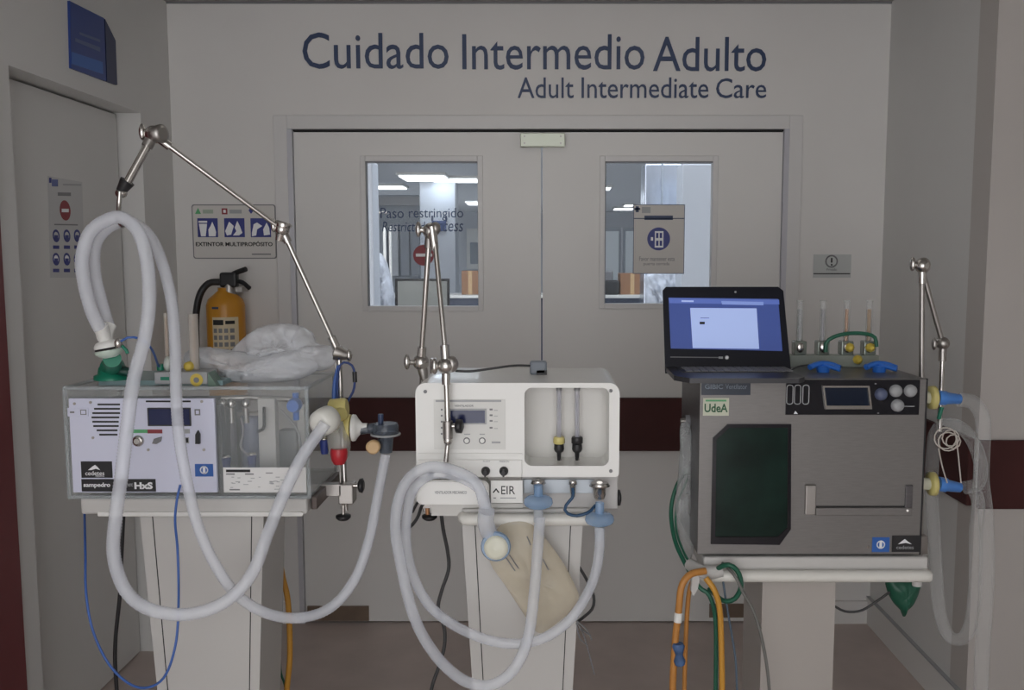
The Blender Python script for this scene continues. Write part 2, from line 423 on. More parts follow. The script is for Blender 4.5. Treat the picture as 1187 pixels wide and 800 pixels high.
m.dec(257, 241.5, 263.5, 248.5, Y, m_redp).dec(258.8, 243.3, 261.7, 246.7, Y2, m_print).dec(266, 243, 280, 247.5, Y, m_greyl)
m.pprism([(288, 244), (291, 240), (294, 244), (291, 248)], Y2, .0006, m_icon)
m.build('print', q)

# fire extinguisher
YE = D - .085
q = thing('fire_extinguisher', 'yellow fire extinguisher with black hose hanging on the back wall', 'fire extinguisher', P(266, 460, YE))
r = 21.5 * k(YE); c = P(265.5, 470, YE); top = P(265.5, 337, YE); hz = top.z - c.z
MB().lathe(c, (0, 0, 1), [(0, r * .92), (.012, r), (hz - .06, r), (hz - .035, r * .9), (hz - .015, r * .6), (hz, r * .38), (hz + .012, r * .36)], m_ext, 36).build('cylinder', q)
m = MB()   # label wraps around the front of the cylinder
def wrap(px0, py0, px1, py1, mt, lift=.001, n=10):
    z0, z1 = P(265, py1, YE - r).z, P(265, py0, YE - r).z; vs = []
    for i in range(n + 1):
        x = P(px0 + (px1 - px0) * i / n, 380, YE - r).x - c.x; x = max(-r * .99, min(r * .99, x)); a = math.asin(x / r)
        for z in (z0, z1):
            for rr in (r + lift, r + lift * .2): vs.append((c.x + rr * math.sin(a), c.y - rr * math.cos(a), z))
    fs = []
    for i in range(n):
        o = i * 4; fs += [[o, o + 4, o + 6, o + 2], [o + 1, o + 3, o + 7, o + 5], [o + 2, o + 6, o + 7, o + 3], [o, o + 1, o + 5, o + 4]]
    fs += [[0, 2, 3, 1], [n * 4, n * 4 + 1, n * 4 + 3, n * 4 + 2]]
    m.add(vs, fs, mt)
m_lab = mat('extinguisher_label', (.66, .56, .38), .6)
wrap(246, 368, 273, 415, m_lab); wrap(247, 371, 259, 377, m_dark, .0016); wrap(261, 372, 270, 376, m_dark, .0016)
for j in range(4):
    for i in range(4): wrap(247.5 + i * 6, 381 + j * 8, 251.5 + i * 6, 386 + j * 8, m_grey, .0016, 2)
wrap(246, 356, 254, 358.5, m_navy, .0016, 3)
m.build('paper_label', q)
m = MB(); vb = P(266, 330, YE)
m.cyl(P(266, 341, YE), P(266, 325, YE), .028, m_steeld, .02)
m.box(vb.x - .035, vb.y - .022, vb.z - .012, vb.x + .035, vb.y + .022, vb.z + .05, m_black, .01)
m.build('valve', q)
m = MB()
m.ptube([(262, 327, YE), (270, 318, YE), (285, 312, YE - .02)], 3, m_black).ptube([(268, 326, YE), (280, 327, YE), (289, 334, YE - .02)], 2.6, m_black).build('trigger_handle', q)
MB().ptube([(256, 327, YE), (243, 328, YE - .02), (234, 337, YE - .04), (229, 352, YE - .04), (227, 375, YE - .03), (228, 420, YE - .03)], 4, m_black).build('hose', q)
MB().box(vb.x - .05, YE, vb.z - .03, vb.x + .05, D, vb.z - .01, m_steeld).build('wall_bracket', q)

# small notice on the right
q = thing('wall_notice', 'small pale notice with a circled exclamation mark right of the double doors', 'sign', P(964, 322, D))
m = MB().pbox(943, 295, 986.5, 322, YS, .004, mat('notice_paper', (.50, .52, .51), .5)).build('plate', q)
m = MB(); cc = P(964, 303, YS); m.ring(cc, (0, 1, 0), 6.5 * k(D), .9 * k(D), m_grey, 28, 4)
m.dec(963.2, 299, 965, 304.5, YS, m_dark).dec(963.2, 306, 965, 308, YS, m_dark).dec(943, 316.7, 985.5, 318, YS, m_dark).ptext('Privado', 958, 311, 970, 314, YS, m_grey)
m.build('print', q)

# decals on the door glass
YG = D + .004 + .018
q = thing('no_entry_decal', 'red round no entry decal on the glass of the left door', 'decal', P(491, 308, YG))
c = P(491, 296, YG); m = MB().cyl(c, c - Vector((0, .0015, 0)), 12 * k(YG), m_redp, n=36)
m.build('disc', q); MB().dec(482, 294, 501, 297.5, YG - .0016, m_print).build('bar', q)
letter_line([('Paso', 441, 241, 468, 253), ('restringido', 474, 241, 537, 256)], 'navy glass lettering Paso restringido on the left door window', 'glass_lettering', YG, .0012)
letter_line([('Restricted', 443, 257, 493, 268.5, .2), ('access', 500, 259, 537, 268.5, .2)], 'slanted navy glass lettering Restricted access under the Spanish line', 'glass_lettering', YG, .0012)
q = thing('door_notice', 'beige paper notice with round blue door pictogram on the right door window', 'sign', P(764, 317, YG))
YN = YG - .002
MB().pbox(734, 237, 793.5, 317.5, YN, .0015, m_navy).pbox(734.7, 237.7, 792.8, 316.8, YN - .0008, .001, m_paper).build('sheet', q)
m = MB(); Y = YN - .0009
m.dec(737, 239, 740.5, 246, Y, m_navy).dec(735.5, 241, 742, 243.5, Y, m_navy).dec(744, 240, 754, 247, Y, m_greyl)
m.dec(735, 252.8, 793, 253.8, Y, m_navy).dec(747, 250, 780, 255, Y, m_navy)
c = P(763.5, 277, Y); m.cyl(c, c - Vector((0, .0008, 0)), 13.2 * k(D), m_icon, n=36)
Y2 = Y - .0012
m.dec(759, 268, 769, 287, Y2, m_print).dec(760.5, 270, 763.3, 276, Y2 - .001, m_icon).dec(764.7, 270, 767.5, 276, Y2 - .001, m_icon).dec(760.5, 279, 763.3, 285, Y2 - .001, m_icon).dec(764.7, 279, 767.5, 285, Y2 - .001, m_icon).dec(754.5, 275, 757, 279, Y2, m_print)
m.ptext('Favor mantener esta', 741, 297.5, 782, 302.5, Y, m_grey).ptext('puerta cerrada', 746, 304, 776, 308.5, Y, m_grey)
m.build('print', q)

# blue direction sign high on the left wall
def wallpoly(m, pts, X, th, mt):                       # pixel polygon on a wall facing +x
    ps = [PX(a, b, X) for a, b in pts]; n = len(ps)
    m.add([(X, p.y, p.z) for p in ps] + [(X + th, p.y, p.z) for p in ps],
          [list(range(n))[::-1], list(range(n, 2 * n))] + [[i, (i + 1) % n, n + (i + 1) % n, n + i] for i in range(n)], mt)
    return m
q = thing('direction_sign', 'dark blue two-panel sign high on the left wall', 'sign', PX(105, 94, XL))
MB_ = wallpoly(MB(), [(78, 1), (118, 21), (120.5, 94), (80, 79)], XL, .008, m_blue); MB_.build('main_panel', q)
wallpoly(MB(), [(119.2, 22), (131.5, 47), (133.5, 98.5), (121.7, 94.4)], XL, .008, mat('sign_navy_dark', (.018, .028, .085), .4)).build('side_panel', q)
wallpoly(wallpoly(wallpoly(MB(), [(87, 44), (116, 55), (116, 60), (87, 48)], XL + .0082, .0006, mat('sign_text', (.10, .13, .25), .5)),
   [(92, 37), (116, 46), (116, 49), (92, 40)], XL + .0082, .0006, MATS['sign_text']), [(83, 60), (119, 72), (119.5, 86), (83, 74)], XL + .0082, .0006, m_blue2).build('print', q)

# poster on the side door
XD = XL - .088
q = thing('door_poster', 'pale safety poster with red circle and blue pictograms on the left side door', 'poster', PX(75, 320, XD))
wallpoly(MB(), [(55, 204), (95, 211), (98, 322), (58, 322)], XD, .001, m_poster).build('sheet', q)
m = MB(); X1 = XD + .0011
def wdisc(px, py, rpx, mt, X, n=24, asp=None):
    c = PX(px, py, X); rr = rpx * k(c.y)
    m.cyl(c, c + Vector((.0006, 0, 0)), rr, mt, n=n)
def wrect(a, b, c_, d, mt, X):
    wallpoly(m, [(a, b), (c_, b + (c_ - a) * .02), (c_, d + (c_ - a) * .02), (a, d)], X, .0006, mt)
wdisc(75.5, 244, 11.5, m_redp, X1); wrect(71.5, 242, 79.5, 246, m_print, X1 + .0008)
wrect(57, 206, 59.5, 212, m_icon, X1); wrect(60, 208, 67, 216, mat('poster_blue', (.12, .15, .35), .5), X1); wrect(73, 213, 94, 215, m_greyl, X1)
wrect(67, 223, 82, 227, m_grey, X1); wrect(63, 259.5, 90, 261, m_grey, X1)
for j, yy in enumerate((273.5, 300.5)):
    for xx in (65, 77.5, 89.5):
        wdisc(xx, yy, 7.3, m_icon, X1); wdisc(xx, yy, 4.6, m_poster if (xx + j) % 2 > .5 else m_print, X1 + .0008); wrect(xx - 2, yy - 1, xx + 2, yy + 5, m_icon, X1 + .0016)
        wrect(xx - 3.5, yy + 11, xx + 3.5, yy + 15, m_icon, X1)
m.build('print', q)

# ============================================================ WARD BEYOND THE DOORS
struct(MB().box(-5, D + .14, -.1, 3.4, 23, 0, mat('ward_floor', (.68, .69, .7), .4, noise=.05, scale=2)), 'floor_ward')
struct(MB().box(-5, D + .14, 2.75, 3.4, 23, 2.85, mat('ward_ceiling', (.85, .87, .9), .6)), 'ceiling_ward')
struct(MB().box(-5, 23, 0, 3.4, 23.1, 2.75, m_wardw), 'wall_ward_back')
struct(MB().box(-5.1, D + .14, 0, -5, 23, 2.75, m_wardw), 'wall_ward_left')
struct(MB().box(3.4, D + .14, 0, 3.5, 23, 2.75, m_wardw), 'wall_ward_right')
struct(MB().box(-5, D + .14, 2.6, 3.4, D + .2, 2.75, m_wardw), 'wall_ward_lintel')
def lamp(a, b, c, Y, label, dpy):
    x0, x1 = P(a, b, Y).x, P(c, b, Y).x
    q = thing('ceiling_light', label, 'ceiling light', ((x0 + x1) / 2, Y, 2.745), 'ward ceiling lights')
    MB().box(x0 - .03, Y - .03, 2.71, x1 + .03, Y + dpy + .03, 2.749, m_white).build('frame', q)
    MB().box(x0, Y, 2.69, x1, Y + dpy, 2.708, m_lamp).build('diffuser', q)
lamp(462, 207, 514, 12.4, 'long lit ceiling light seen through the left door window, the nearest one', .8)
lamp(500, 204, 552, 12.9, 'lit ceiling light at the upper right of the left door window', .5)
lamp(433, 218, 466, 14.2, 'lit panel for a lamp reflection at the left of the left door window', .5)  # glowing panel stands in for a lamp reflection
lamp(701, 221, 708, 14.5, 'short lit ceiling light at the left edge of the right door window', .4)
lamp(425, 245, 441, 20.5, 'short lit panel for a lamp reflection just above the blue curtain', .7)  # added glow for a reflected lamp, not a fixture
lamp(541, 237, 556, 18.5, 'short lit panel for a lamp reflection at the right edge of the left door window', .5)  # another lamp reflection built as a glowing panel
lamp(713, 247, 734, 20.5, 'farthest lit ceiling light beside the paper notice, the lower of two', .5)
lamp(725, 239, 734, 19.2, 'small lit ceiling light beside the paper notice, the upper of two', .4)
# reflections / wall lamps further down
def tbox(name, label, cat, px, Y, th, mt, part='body', extra=None, bev=.004):
    q = thing(name, label, cat, P((px[0] + px[2]) / 2, px[3], Y))
    MB().pbox(*px, Y, th, mt, bev).build(part, q)
    if extra: extra(q)
    return q
# tall storage cabinet
def ex(q):
    m = MB()
    for a in (437, 451, 464, 476): m.pbox(a, 262, a + 10.5, 320, 13.9, .05, m_wardw if a == 451 else m_wardd, .01)
    m.build('cabinet_door', q)
    MB().pbox(436, 228, 486, 238, 13.9, .06, m_greyl).build('top_rail', q)
def grounded(px, Y, th, mt):                            # box standing on the ward floor
    x0, z0, x1, z1 = R4(*px, Y); return MB().box(x0, Y, 0, x1, Y + th, z1, mt, .01)
q = thing('storage_cabinet', 'tall grey storage cabinet seen through the left door window', 'cabinet', (P(461, 300, 14).x, 14.2, 0))
grounded((436, 226, 486, 350), 14, .5, m_wardd).build('body', q); ex(q)
struct(grounded((487, 190, 528, 350), 13.3, .5, m_wardc), 'trim_7')
struct(grounded((747, 190, 789, 350), 8.0, .35, m_foil).box(P(768, 200, 8).x - .008, 7.992, 0, P(768, 200, 8).x + .004, 8, 2.6, m_wardd), 'trim_8')
struct(grounded((790, 190, 860, 350), 7.0, .3, m_wardc), 'trim_9')
struct(grounded((400, 186, 433, 350), 5.6, .2, m_wardc), 'ceiling_shadow_line0')
# nurse counter
q = thing('nurse_counter', 'dark blue counter with white top seen low in both door windows', 'counter', (0, 9.3, 0))
x0, x1 = P(420, 340, 9).x, P(760, 340, 9).x; zt = P(500, 342, 9).z
MB().box(x0, 9, 0, x1, 9.5, zt - .03, m_wardn).build('body', q); MB().box(x0, 8.95, zt - .03, x1, 9.55, zt, m_white, .005).build('worktop', q)
def carton(px, label, Y=9.1):
    q = thing('cardboard_box', label, 'box', (P(px[0], 340, Y).x, Y, zt))
    x0, z0, x1, z1 = R4(*px, Y); MB().box(x0, Y, zt, x1, Y + .3, z1, m_card, .004).build('carton', q)
    MB().box((x0 + x1) / 2 - .02, Y - .001, zt, (x0 + x1) / 2 + .02, Y, z1, m_tan).build('tape', q)
carton((535, 314, 555, 336), 'brown cardboard box on the counter in the left door window')
carton((719, 317, 747, 340), 'brown cardboard box on the counter in the right door window')
q = thing('notice_frame', 'pale board with black border low behind the left door glass', 'board', P(489, 352, D + .25))
MB().pbox(458, 323, 521, 356, 4.4, .02, m_black).build('border', q); MB().pbox(461, 326, 518, 357, 4.39, .01, mat('board_face', (.48, .50, .47), .5, noise=.06, scale=6)).build('face', q)
x0, z0, x1, z1 = R4(458, 323, 521, 356, 4.4)
MB().cyl((x0 + .03, 4.43, 0), (x0 + .03, 4.43, z1 - .02), .012, m_black).cyl((x1 - .03, 4.43, 0), (x1 - .03, 4.43, z1 - .02), .012, m_black).box(x0, 4.35, 0, x0 + .06, 4.6, .03, m_black).box(x1 - .06, 4.35, 0, x1, 4.6, .03, m_black).build('stand', q)
# plastic covered equipment and poles
q = thing('covered_equipment', 'white plastic covered equipment at the left edge of the left door window', 'equipment', (P(440, 350, 6.2).x, 6.2, 0))
MB().puff([(428, 292), (440, 293), (446, 300), (452, 318), (457, 350), (457, 420), (428, 420), (427, 330)], 6.2, .16, mat('cover_film', (.62, .66, .74), .4, noise=.35, scale=9, bump=.5), amp=.2, seed=3).build('plastic_cover', q)
x_ = P(442, 400, 6.2).x
MB().box(x_ - .12, 6.08, 0, x_ + .12, 6.32, .72, m_wardd, .02).build('trolley', q)
for px, lb in ((446.5, 'white drip pole left of the storage cabinet, the left one'), (453, 'white drip pole left of the storage cabinet, the right one')):
    yp = 7 if px < 450 else 8.3; q = thing('drip_pole', lb, 'pole', (P(px, 320, yp).x, yp, 0)); x = P(px, 320, yp).x
    MB().cyl((x, yp, .03), (x, yp, P(px, 262, yp).z), .012, m_white).build('pole', q)
    MB().cyl((x, yp, 0), (x, yp, .03), .16, m_grey, .1).build('base', q)
q = thing('blue_curtain', 'blue curtain panel at the left edge of the left door window', 'curtain', (P(430, 300, 7.6).x, 7.6, 0))
m = MB(); x0, z0, x1, z1 = R4(424, 248, 436, 330, 7.6)
for i in range(5): m.cyl((x0 + (x1 - x0) * (i + .5) / 5, 7.6 + .01 * (i % 2), .2), (x0 + (x1 - x0) * (i + .5) / 5, 7.6 + .01 * (i % 2), z1), .018, m_wblue, n=10)
m.build('fabric', q); MB().cyl((x0 - .1, 7.6, z1 + .01), (x1 + .1, 7.6, z1 + .01), .012, m_steeld).cyl((x0 - .08, 7.6, z1), (x0 - .08, 7.6, 2.75), .008, m_steeld).build('rail', q)
q = thing('hanging_sign', 'small dark blue sign on the pale column behind the left door lettering', 'sign', P(509, 270, 13.29))
MB().pbox(501, 256, 517, 268, 13.265, .034, mat('hang_blue', (.05, .09, .25), .5)).build('plate', q); MB().pbox(500, 250, 502, 257, 13.27, .03, m_navy).pbox(516, 250, 518, 257, 13.27, .03, m_navy).build('bracket', q)
q = thing('ward_window', 'white framed window at the right of the left door window', 'window', P(545, 320, 22.9))
MB().pbox(541, 265, 560, 312, 22.9, .08, m_white).build('frame', q); MB().pbox(545, 281, 558, 306, 22.86, .03, m_wardd).build('pane', q)
for a, b, lb in ((700, 717, 'pale lit doorway at the far left of the right door window'), (725, 735, 'narrow pale lit doorway left of the paper notice')):
    q = thing('glazed_partition', lb, 'partition', (P((a + b) / 2, 310, 15).x, 15, 0))
    x0, z0, x1, z1 = R4(a, 268, b, 318, 15); MB().box(x0 - .04, 15, 0, x1 + .04, 15.06, z1 + .06, m_wardd).build('frame', q)
    MB().box(x0, 14.97, .1, x1, 15, z1, mat('bright_panel', (.85, .92, .95), .4)).build('panel', q)
q = thing('monitor_stack', 'black equipment on the counter at the left of the right door window', 'equipment', (P(708, 340, 9.05).x, 9.1, zt))
x0, z0, x1, z1 = R4(700, 316, 718, 340, 9.05)
MB().box(x0, 9.05, zt, x1, 9.3, z1 - .08, m_black, .02).build('base_unit', q); MB().box(x0, 9.1, z1 - .1, x1 - .06, 9.2, z1 + .02, m_grey, .02).build('screen', q)
q = thing('wrapped_bundle', 'crumpled pale plastic bundle behind the foil column foot in the right door window', 'bundle', (P(770, 350, 7.6).x, 7.6, 0))
MB().puff([(749, 319), (770, 314), (792, 318), (794, 345), (794, 420), (770, 430), (749, 420), (748, 345)], 7.6, .14, MATS['cover_film'], amp=.25, seed=9).build('wrapping', q)
x_ = P(771, 400, 7.6).x; MB().box(x_ - .12, 7.5, 0, x_ + .12, 7.7, .72, m_wardd, .02).build('stand', q)

# ============================================================ CARTS
def cart(label, tray, ped, Y, depth, mt, taper, groove=True, rail=True):
    """tray: px rect of the tray front edge, ped: (px left, px right) of the pedestal front under the tray"""
    x0, z0, x1, z1 = R4(*tray, Y)
    q = thing('equipment_cart', label, 'cart', ((x0 + x1) / 2, Y + depth / 2, 0))
    m = MB().box(x0, Y, z0 + .012, x1, Y + depth, z1, m_cartw, .006); m.build('tray', q)
    if not rail: MB().box(x0 + .045, Y - .006, z0 + .008, x1 - .01, Y + .004, z0 + .02, m_white, .003).build('edge_strip', q)
    if rail:
        zr = z0 + .012
        MB().tube([(x0 + .01, Y + .08, zr), (x0 + .006, Y - .004, zr), (x0 + .03, Y - .012, zr), ((x0 + x1) / 2, Y - .012, zr), (x1 - .03, Y - .012, zr), (x1 - .006, Y - .004, zr), (x1 - .01, Y + .08, zr)], .0155, mat('rail_cream', (.74, .73, .68), .35)).build('front_rail', q)
    pa, pb = P(ped[0], tray[3], Y + .03).x, P(ped[1], tray[3], Y + .03).x
    zb = .14; dz_ = z0 - zb; t = taper * dz_; y0, y1 = Y + .03, Y + depth * .75
    z0 += .012
    vs = [(pa + t, y0, zb), (pb - t, y0, zb), (pb - t, y1, zb), (pa + t, y1, zb), (pa, y0, z0), (pb, y0, z0), (pb, y1, z0), (pa, y1, z0)]
    MB().add(vs, [[3, 2, 1, 0], [4, 5, 6, 7], [0, 1, 5, 4], [1, 2, 6, 5], [2, 3, 7, 6], [3, 0, 4, 7]], mt).build('pedestal', q)
    if groove:
        g = .032; m = MB()
        for a, s in ((pa, 1), (pb, -1)):
            xt, xb = a + s * g, a + s * (g + t * .8); w_ = .0022
            m.add([(xt, y0 - .0012, z0 - .01), (xt + w_, y0 - .0012, z0 - .01), (xb + w_, y0 - .0012, zb), (xb, y0 - .0012, zb), (xt, y0 + .001, z0 - .01), (xt + w_, y0 + .001, z0 - .01), (xb + w_, y0 + .001, zb), (xb, y0 + .001, zb)],
                  [[0, 1, 2, 3][::-1], [4, 5, 6, 7], [0, 4, 5, 1], [1, 5, 6, 2], [2, 6, 7, 3], [3, 7, 4, 0]], m_dark)
        m.build('panel_seam', q)
    xa, xb = x0 + .03, x1 - .03
    MB().box(xa, Y - .02, .1, xb, Y + depth + .05, .14, mt, .01).build('base', q)
    for xx in (xa + .04, xb - .04):
        for yy in (Y + .02, Y + depth):
            MB().cyl((xx - .012, yy, .045), (xx + .012, yy, .045), .045, m_black).cyl((xx, yy, .06), (xx, yy, .1), .014, m_steeld).build('castor', q)
    return q
Y1 = 2.2
cart('white cart under the acrylic ventilator at the left', (93, 578, 356, 602), (162, 306), Y1, .3, m_cartw, .055, rail=False)
Y2_ = 2.15
cart('white cart under the cream ventilator in the middle', (535, 590, 690, 606), (535, 676), Y2_ + .02, .28, m_cartw, .055)
Y3 = 2.2
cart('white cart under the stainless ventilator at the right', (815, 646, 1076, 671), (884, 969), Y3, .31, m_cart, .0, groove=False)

# ============================================================ LEFT VENTILATOR
zt1 = P(200, 577.5, Y1).z
q = thing('acrylic_ventilator', 'ventilator in a clear acrylic case with white front panel, at the left', 'ventilator', (P(218, 577, Y1).x, Y1 + .15, zt1))
V1 = q
x0, z0, x1, z1 = R4(78, 450, 357, 577.5, Y1); z0 = zt1 = P(218, 578, Y1).z; dp = .29; t_ = .005
m = MB().box(x0, Y1, z0, x1, Y1 + t_, z1, m_acry).box(x0, Y1 + dp - t_, z0, x1, Y1 + dp, z1, m_acry)
m.box(x0, Y1 + t_, z0, x0 + t_, Y1 + dp - t_, z1, m_acry).box(x1 - t_, Y1 + t_, z0, x1, Y1 + dp - t_, z1, m_acry).box(x0 + t_, Y1 + t_, z1 - t_, x1 - t_, Y1 + dp - t_, z1, m_acry).box(x0 + t_, Y1 + t_, z0, x1 - t_, Y1 + dp - t_, z0 + t_, m_acry)
m.build('acrylic_case', q, label='clear acrylic case')
m = MB(); e = .004
for xx in (x0, x1):
    m.box(xx - e, Y1 - e, z0, xx + e, Y1 + e, z1, m_acryedge).box(xx - e, Y1 + dp - e, z0, xx + e, Y1 + dp + e, z1, m_acryedge).box(xx - e, Y1, z1 - e, xx + e, Y1 + dp, z1 + e, m_acryedge)
for yy in (Y1, Y1 + dp): m.box(x0, yy - e, z1 - e, x1, yy + e, z1 + e, m_acryedge).box(x0, yy - e, z0, x1, yy + e, z0 + 2 * e, m_acryedge)
m.build('case_edges', q)
YP = Y1 - .012
fp = MB().pbox(82, 462, 250, 571, YP, .011, m_panel, .001).pbox(78, 473, 102, 483, YP - .003, .003, m_panel, .0008).build('front_panel', q, label='pale bluish white front panel')
m = MB()
for y, a, b in ((469, 113, 139), (474, 109, 139), (479, 107, 139), (484, 106, 138), (489, 107, 137.5), (494, 108, 137.5), (499, 112, 136), (504, 115, 136)): m.dec(a, y - 1, b, y + 1, YP, m_dark)
m.build('vent_slot', fp)
MB().pbox(171, 473, 221, 494, YP - .003, .003, m_black).dec(172.5, 474.5, 219.5, 492.5, YP - .003, m_lcd).build('display', fp)
m = MB().dec(169, 464.4, 221, 466.4, YP, m_dark).dec(149, 498, 171, 502, YP, m_greenp).dec(171, 498, 188, 502.5, YP, m_redp)
m.dec(225.5, 474.5, 232, 481.5, YP, m_grey).dec(227, 476, 230.5, 480, YP - .001, m_panel).dec(212, 497.5, 220, 502.5, YP, m_greyl).dec(212.5, 507, 219, 514, YP, m_greyl).dec(215.5, 508, 218, 513, YP - .001, m_dark)
m.dec(81, 477, 86, 479, YP - .003, m_grey).dec(93, 475, 100, 481, YP - .003, m_grey).dec(94, 476, 99, 480, YP - .004, m_panel)
m.build('print', fp)
m = MB()
for a, b in ((86.5, 468), (105, 466.5), (234, 465.5), (108, 507.5), (172, 521.5), (236.5, 521.5)):
    c = P(a, b, YP); MB().cyl(c, c - Vector((0, .002, 0)), .0035, m_steeld, n=10).build('screw', fp)
c = P(160.7, 511, YP)
MB().lathe(c, (0, -1, 0), [(0, .014), (.006, .014), (.009, .011), (.009, .008), (.012, .007)], m_steel).build('key_switch', fp, label='round metal key switch')
MB().pprism([(176, 514.5), (178, 509), (187, 506.5), (186, 512), (181, 515)], YP - .006, .006, m_grey, .001).build('rocker_switch', fp)
MB().pprism([(226, 515), (226, 504), (228.5, 499.5), (231, 504), (231, 515)], YP - .01, .01, m_black, .001).build('connector', fp)
def badge(m, a, b, c, d, Y, mt):
    m.dec(a, b, c, d, Y, mt, .0012)
m = MB(); badge(m, 94, 535, 130, 554, YP, m_black); Yb = YP - .0013
m.pprism([(102, 545), (107, 541), (110, 539), (113, 541.5), (116, 545), (111, 543.5), (106, 545)], Yb - .0005, .0005, m_print)
m.ptext('cedetes', 99, 546, 121, 551, Yb, m_print).ptext('CREATIVA', 111, 551.3, 121, 552.8, Yb, m_print)
m.build('sticker', fp, label='black sticker with a white mountain emblem')
m = MB(); badge(m, 94.5, 555.5, 180.5, 570, YP, m_black)
m.ptext('sampedro', 97, 559.5, 128, 566, Yb, m_print, bold=.02).ptext('HxS', 156, 559, 177, 567, Yb, m_print, bold=.04).ptext('vent', 146, 560, 154, 564, Yb, m_greyl)
m.build('sticker', fp, label='long black sticker with white lettering')
m = MB(); badge(m, 226, 538, 247, 552.5, YP, m_blue2); c = P(236.5, 545, Yb); m.ring(c, (0, 1, 0), 4.2 * k(Y1), .8 * k(Y1), m_print, 24, 4).dec(235, 542, 238, 548, Yb, m_print)
m.build('sticker', fp, label='small blue sticker with a white round emblem')
m = MB().dec(259, 542, 355, 571, Y1, mat('label_white', (.75, .75, .74), .5), .001); Yb = Y1 - .001
m.dec(262, 544.5, 290, 547.5, Yb, m_dark).dec(262, 549, 272, 550.5, Yb, m_grey).dec(284, 549, 294, 550.5, Yb, m_grey).dec(266, 567, 278, 568.5, Yb, m_grey).dec(308, 548, 316, 549, Yb, m_grey).dec(330, 553, 345, 554, Yb, m_grey).dec(332, 560, 342, 561.5, Yb, m_grey).dec(340, 545, 350, 546, Yb, m_grey)
for i in range(26):
    a, b = random.uniform(263, 348), random.uniform(552, 567); m.dec(a, b, a + random.uniform(2, 6), b + .7, Yb, m_greyl)
m.build('instruction_label', q, label='white instruction label with small black print')
# things inside
zi = z0 + t_
def vcyl(a, b, px, y0, y1, Y, mt, name, lab=None):
    c = P(px, y1, Y); tt = P(px, y0, Y)
    MB().cyl((c.x, Y, zi), (c.x, Y, tt.z), (b - a) / 2 * k(Y), mt).build(name, q, **({'label': lab} if lab else {}))
m_can = mat('canister', (.27, .26, .29), .3); m_can2 = mat('canister_blue', (.24, .26, .36), .25)
vcyl(256, 276, 266, 488, 570, 2.32, m_can, 'canister', 'dark grey canister'); vcyl(283, 307, 294, 482, 570, 2.36, m_can2, 'canister', 'bluish grey canister')
MB().pbox(300, 462, 320, 571, 2.28, .03, m_cartw, .002).build('support_post', q)
m = MB()
for a in (258, 268, 285):
    c = P(a, 468, 2.27); m.ell(c, (.011, .011, .014), m_steel).cyl(c, c + Vector((0, 0, -.05)), .007, m_steeld)
m.tube([P(256, 462, 2.28), P(290, 461, 2.3), P(340, 463, 2.3)], .007, m_steeld).tube([P(306, 472, 2.26), P(306, 495, 2.26), P(300, 500, 2.27)], .004, m_black)
m.build('manifold', q)
m = MB(); c = P(341, 470, 2.24)
m.lathe(c + Vector((0, .03, 0)), (0, -1, 0), [(0, .012), (.01, .016), (.03, .019), (.045, .015)], m_bluef).cyl(c + Vector((0, .015, -.04)), c + Vector((0, .015, .03)), .008, m_bluef).build('blue_knob', q, label='bright blue valve knob')
for a, b in ((292, 533), (262, 536), (376, 515)):
    c = P(a, b, 2.25); MB().cyl(c + Vector((0, 0, -.025)), c + Vector((0, 0, .012)), .009, mat('fitting_navy', (.03, .05, .22), .3), .013).ell(c + Vector((0, 0, .014)), (.012, .012, .006), m_steel, 12).build('hose_fitting', q)
m = MB().pbox(345, 470, 354, 571, 2.4, .02, m_cartw, .002).pbox(252, 500, 258, 571, 2.26, .03, m_grey, .002).pbox(322, 500, 344, 571, 2.38, .05, m_greyl, .004)
m.pbox(260, 478, 300, 484, 2.36, .03, m_steeld, .002).pbox(305, 530, 352, 571, 2.42, .03, m_can, .004); m.build('inner_bracket', q)
MB().box(x0 + .03, Y1 + .04, zi, P(250, 500, Y1).x, Y1 + .2, z1 - .05, m_grey).build('inner_module', q)
MB().tube([P(279, 484, 2.24), P(282, 500, 2.24), P(279, 518, 2.24), P(288, 528, 2.24), P(292, 532, 2.25)], .003, m_can).tube([P(325, 475, 2.26), P(345, 500, 2.26), P(352, 540, 2.26)], .003, m_greyl).build('inner_tubing', q)
# top plate
xa, xb = P(103, 450, Y1).x, P(250, 450, Y1).x
MB().box(xa, Y1 + .05, z1, xb, Y1 + .25, z1 + .012, mat('teal_plate', (.22, .33, .34), .3)).build('top_plate', q)
# right side filter block
YR = Y1 + .06
xs = x1
m = MB(); c = P(407, 497, YR + .02)
MB().cyl((xs, c.y, c.z), (c.x - .03, c.y, c.z), .02, m_cream).build('port_stub', q)
m = MB(); c = P(396, 495, 2.25); m.ell(P(393, 512, 2.25), (.03, .03, .06), mat('clear_cup', (.6, .6, .56), .2, alpha=.4)).build('water_trap_cup', q)
c = P(393, 528, 2.23); MB().lathe(c + Vector((0, 0, -.022)), (0, 0, 1), [(0, .014), (.012, .02), (.032, .022), (.04, .02)], m_red).build('cap', q, label='red cap')
MB().lathe(P(392, 474, 2.27), (1, 0, .1), [(-.022, .022), (-.018, .027), (.018, .027), (.024, .022)], m_yfit).build('filter_ring', q, label='yellow filter ring')

# white ball connector at the hose end
q = thing('white_hose_cap', 'round white hose elbow in front of the yellow filter, right side of the left ventilator', 'connector', P(377, 504, 2.16))
MB().lathe(P(384, 484, 2.2), (-.35, -1, -.15), [(0, .02), (.01, .034), (.03, .0345), (.05, .032), (.058, .02), (.06, .005)], mat('cap_white', (.80, .80, .74), .35), 28).build('cap', q)
MB().cyl(P(384, 484, 2.21), P(396, 480, 2.25), .018, m_yfit).build('spigot', q)

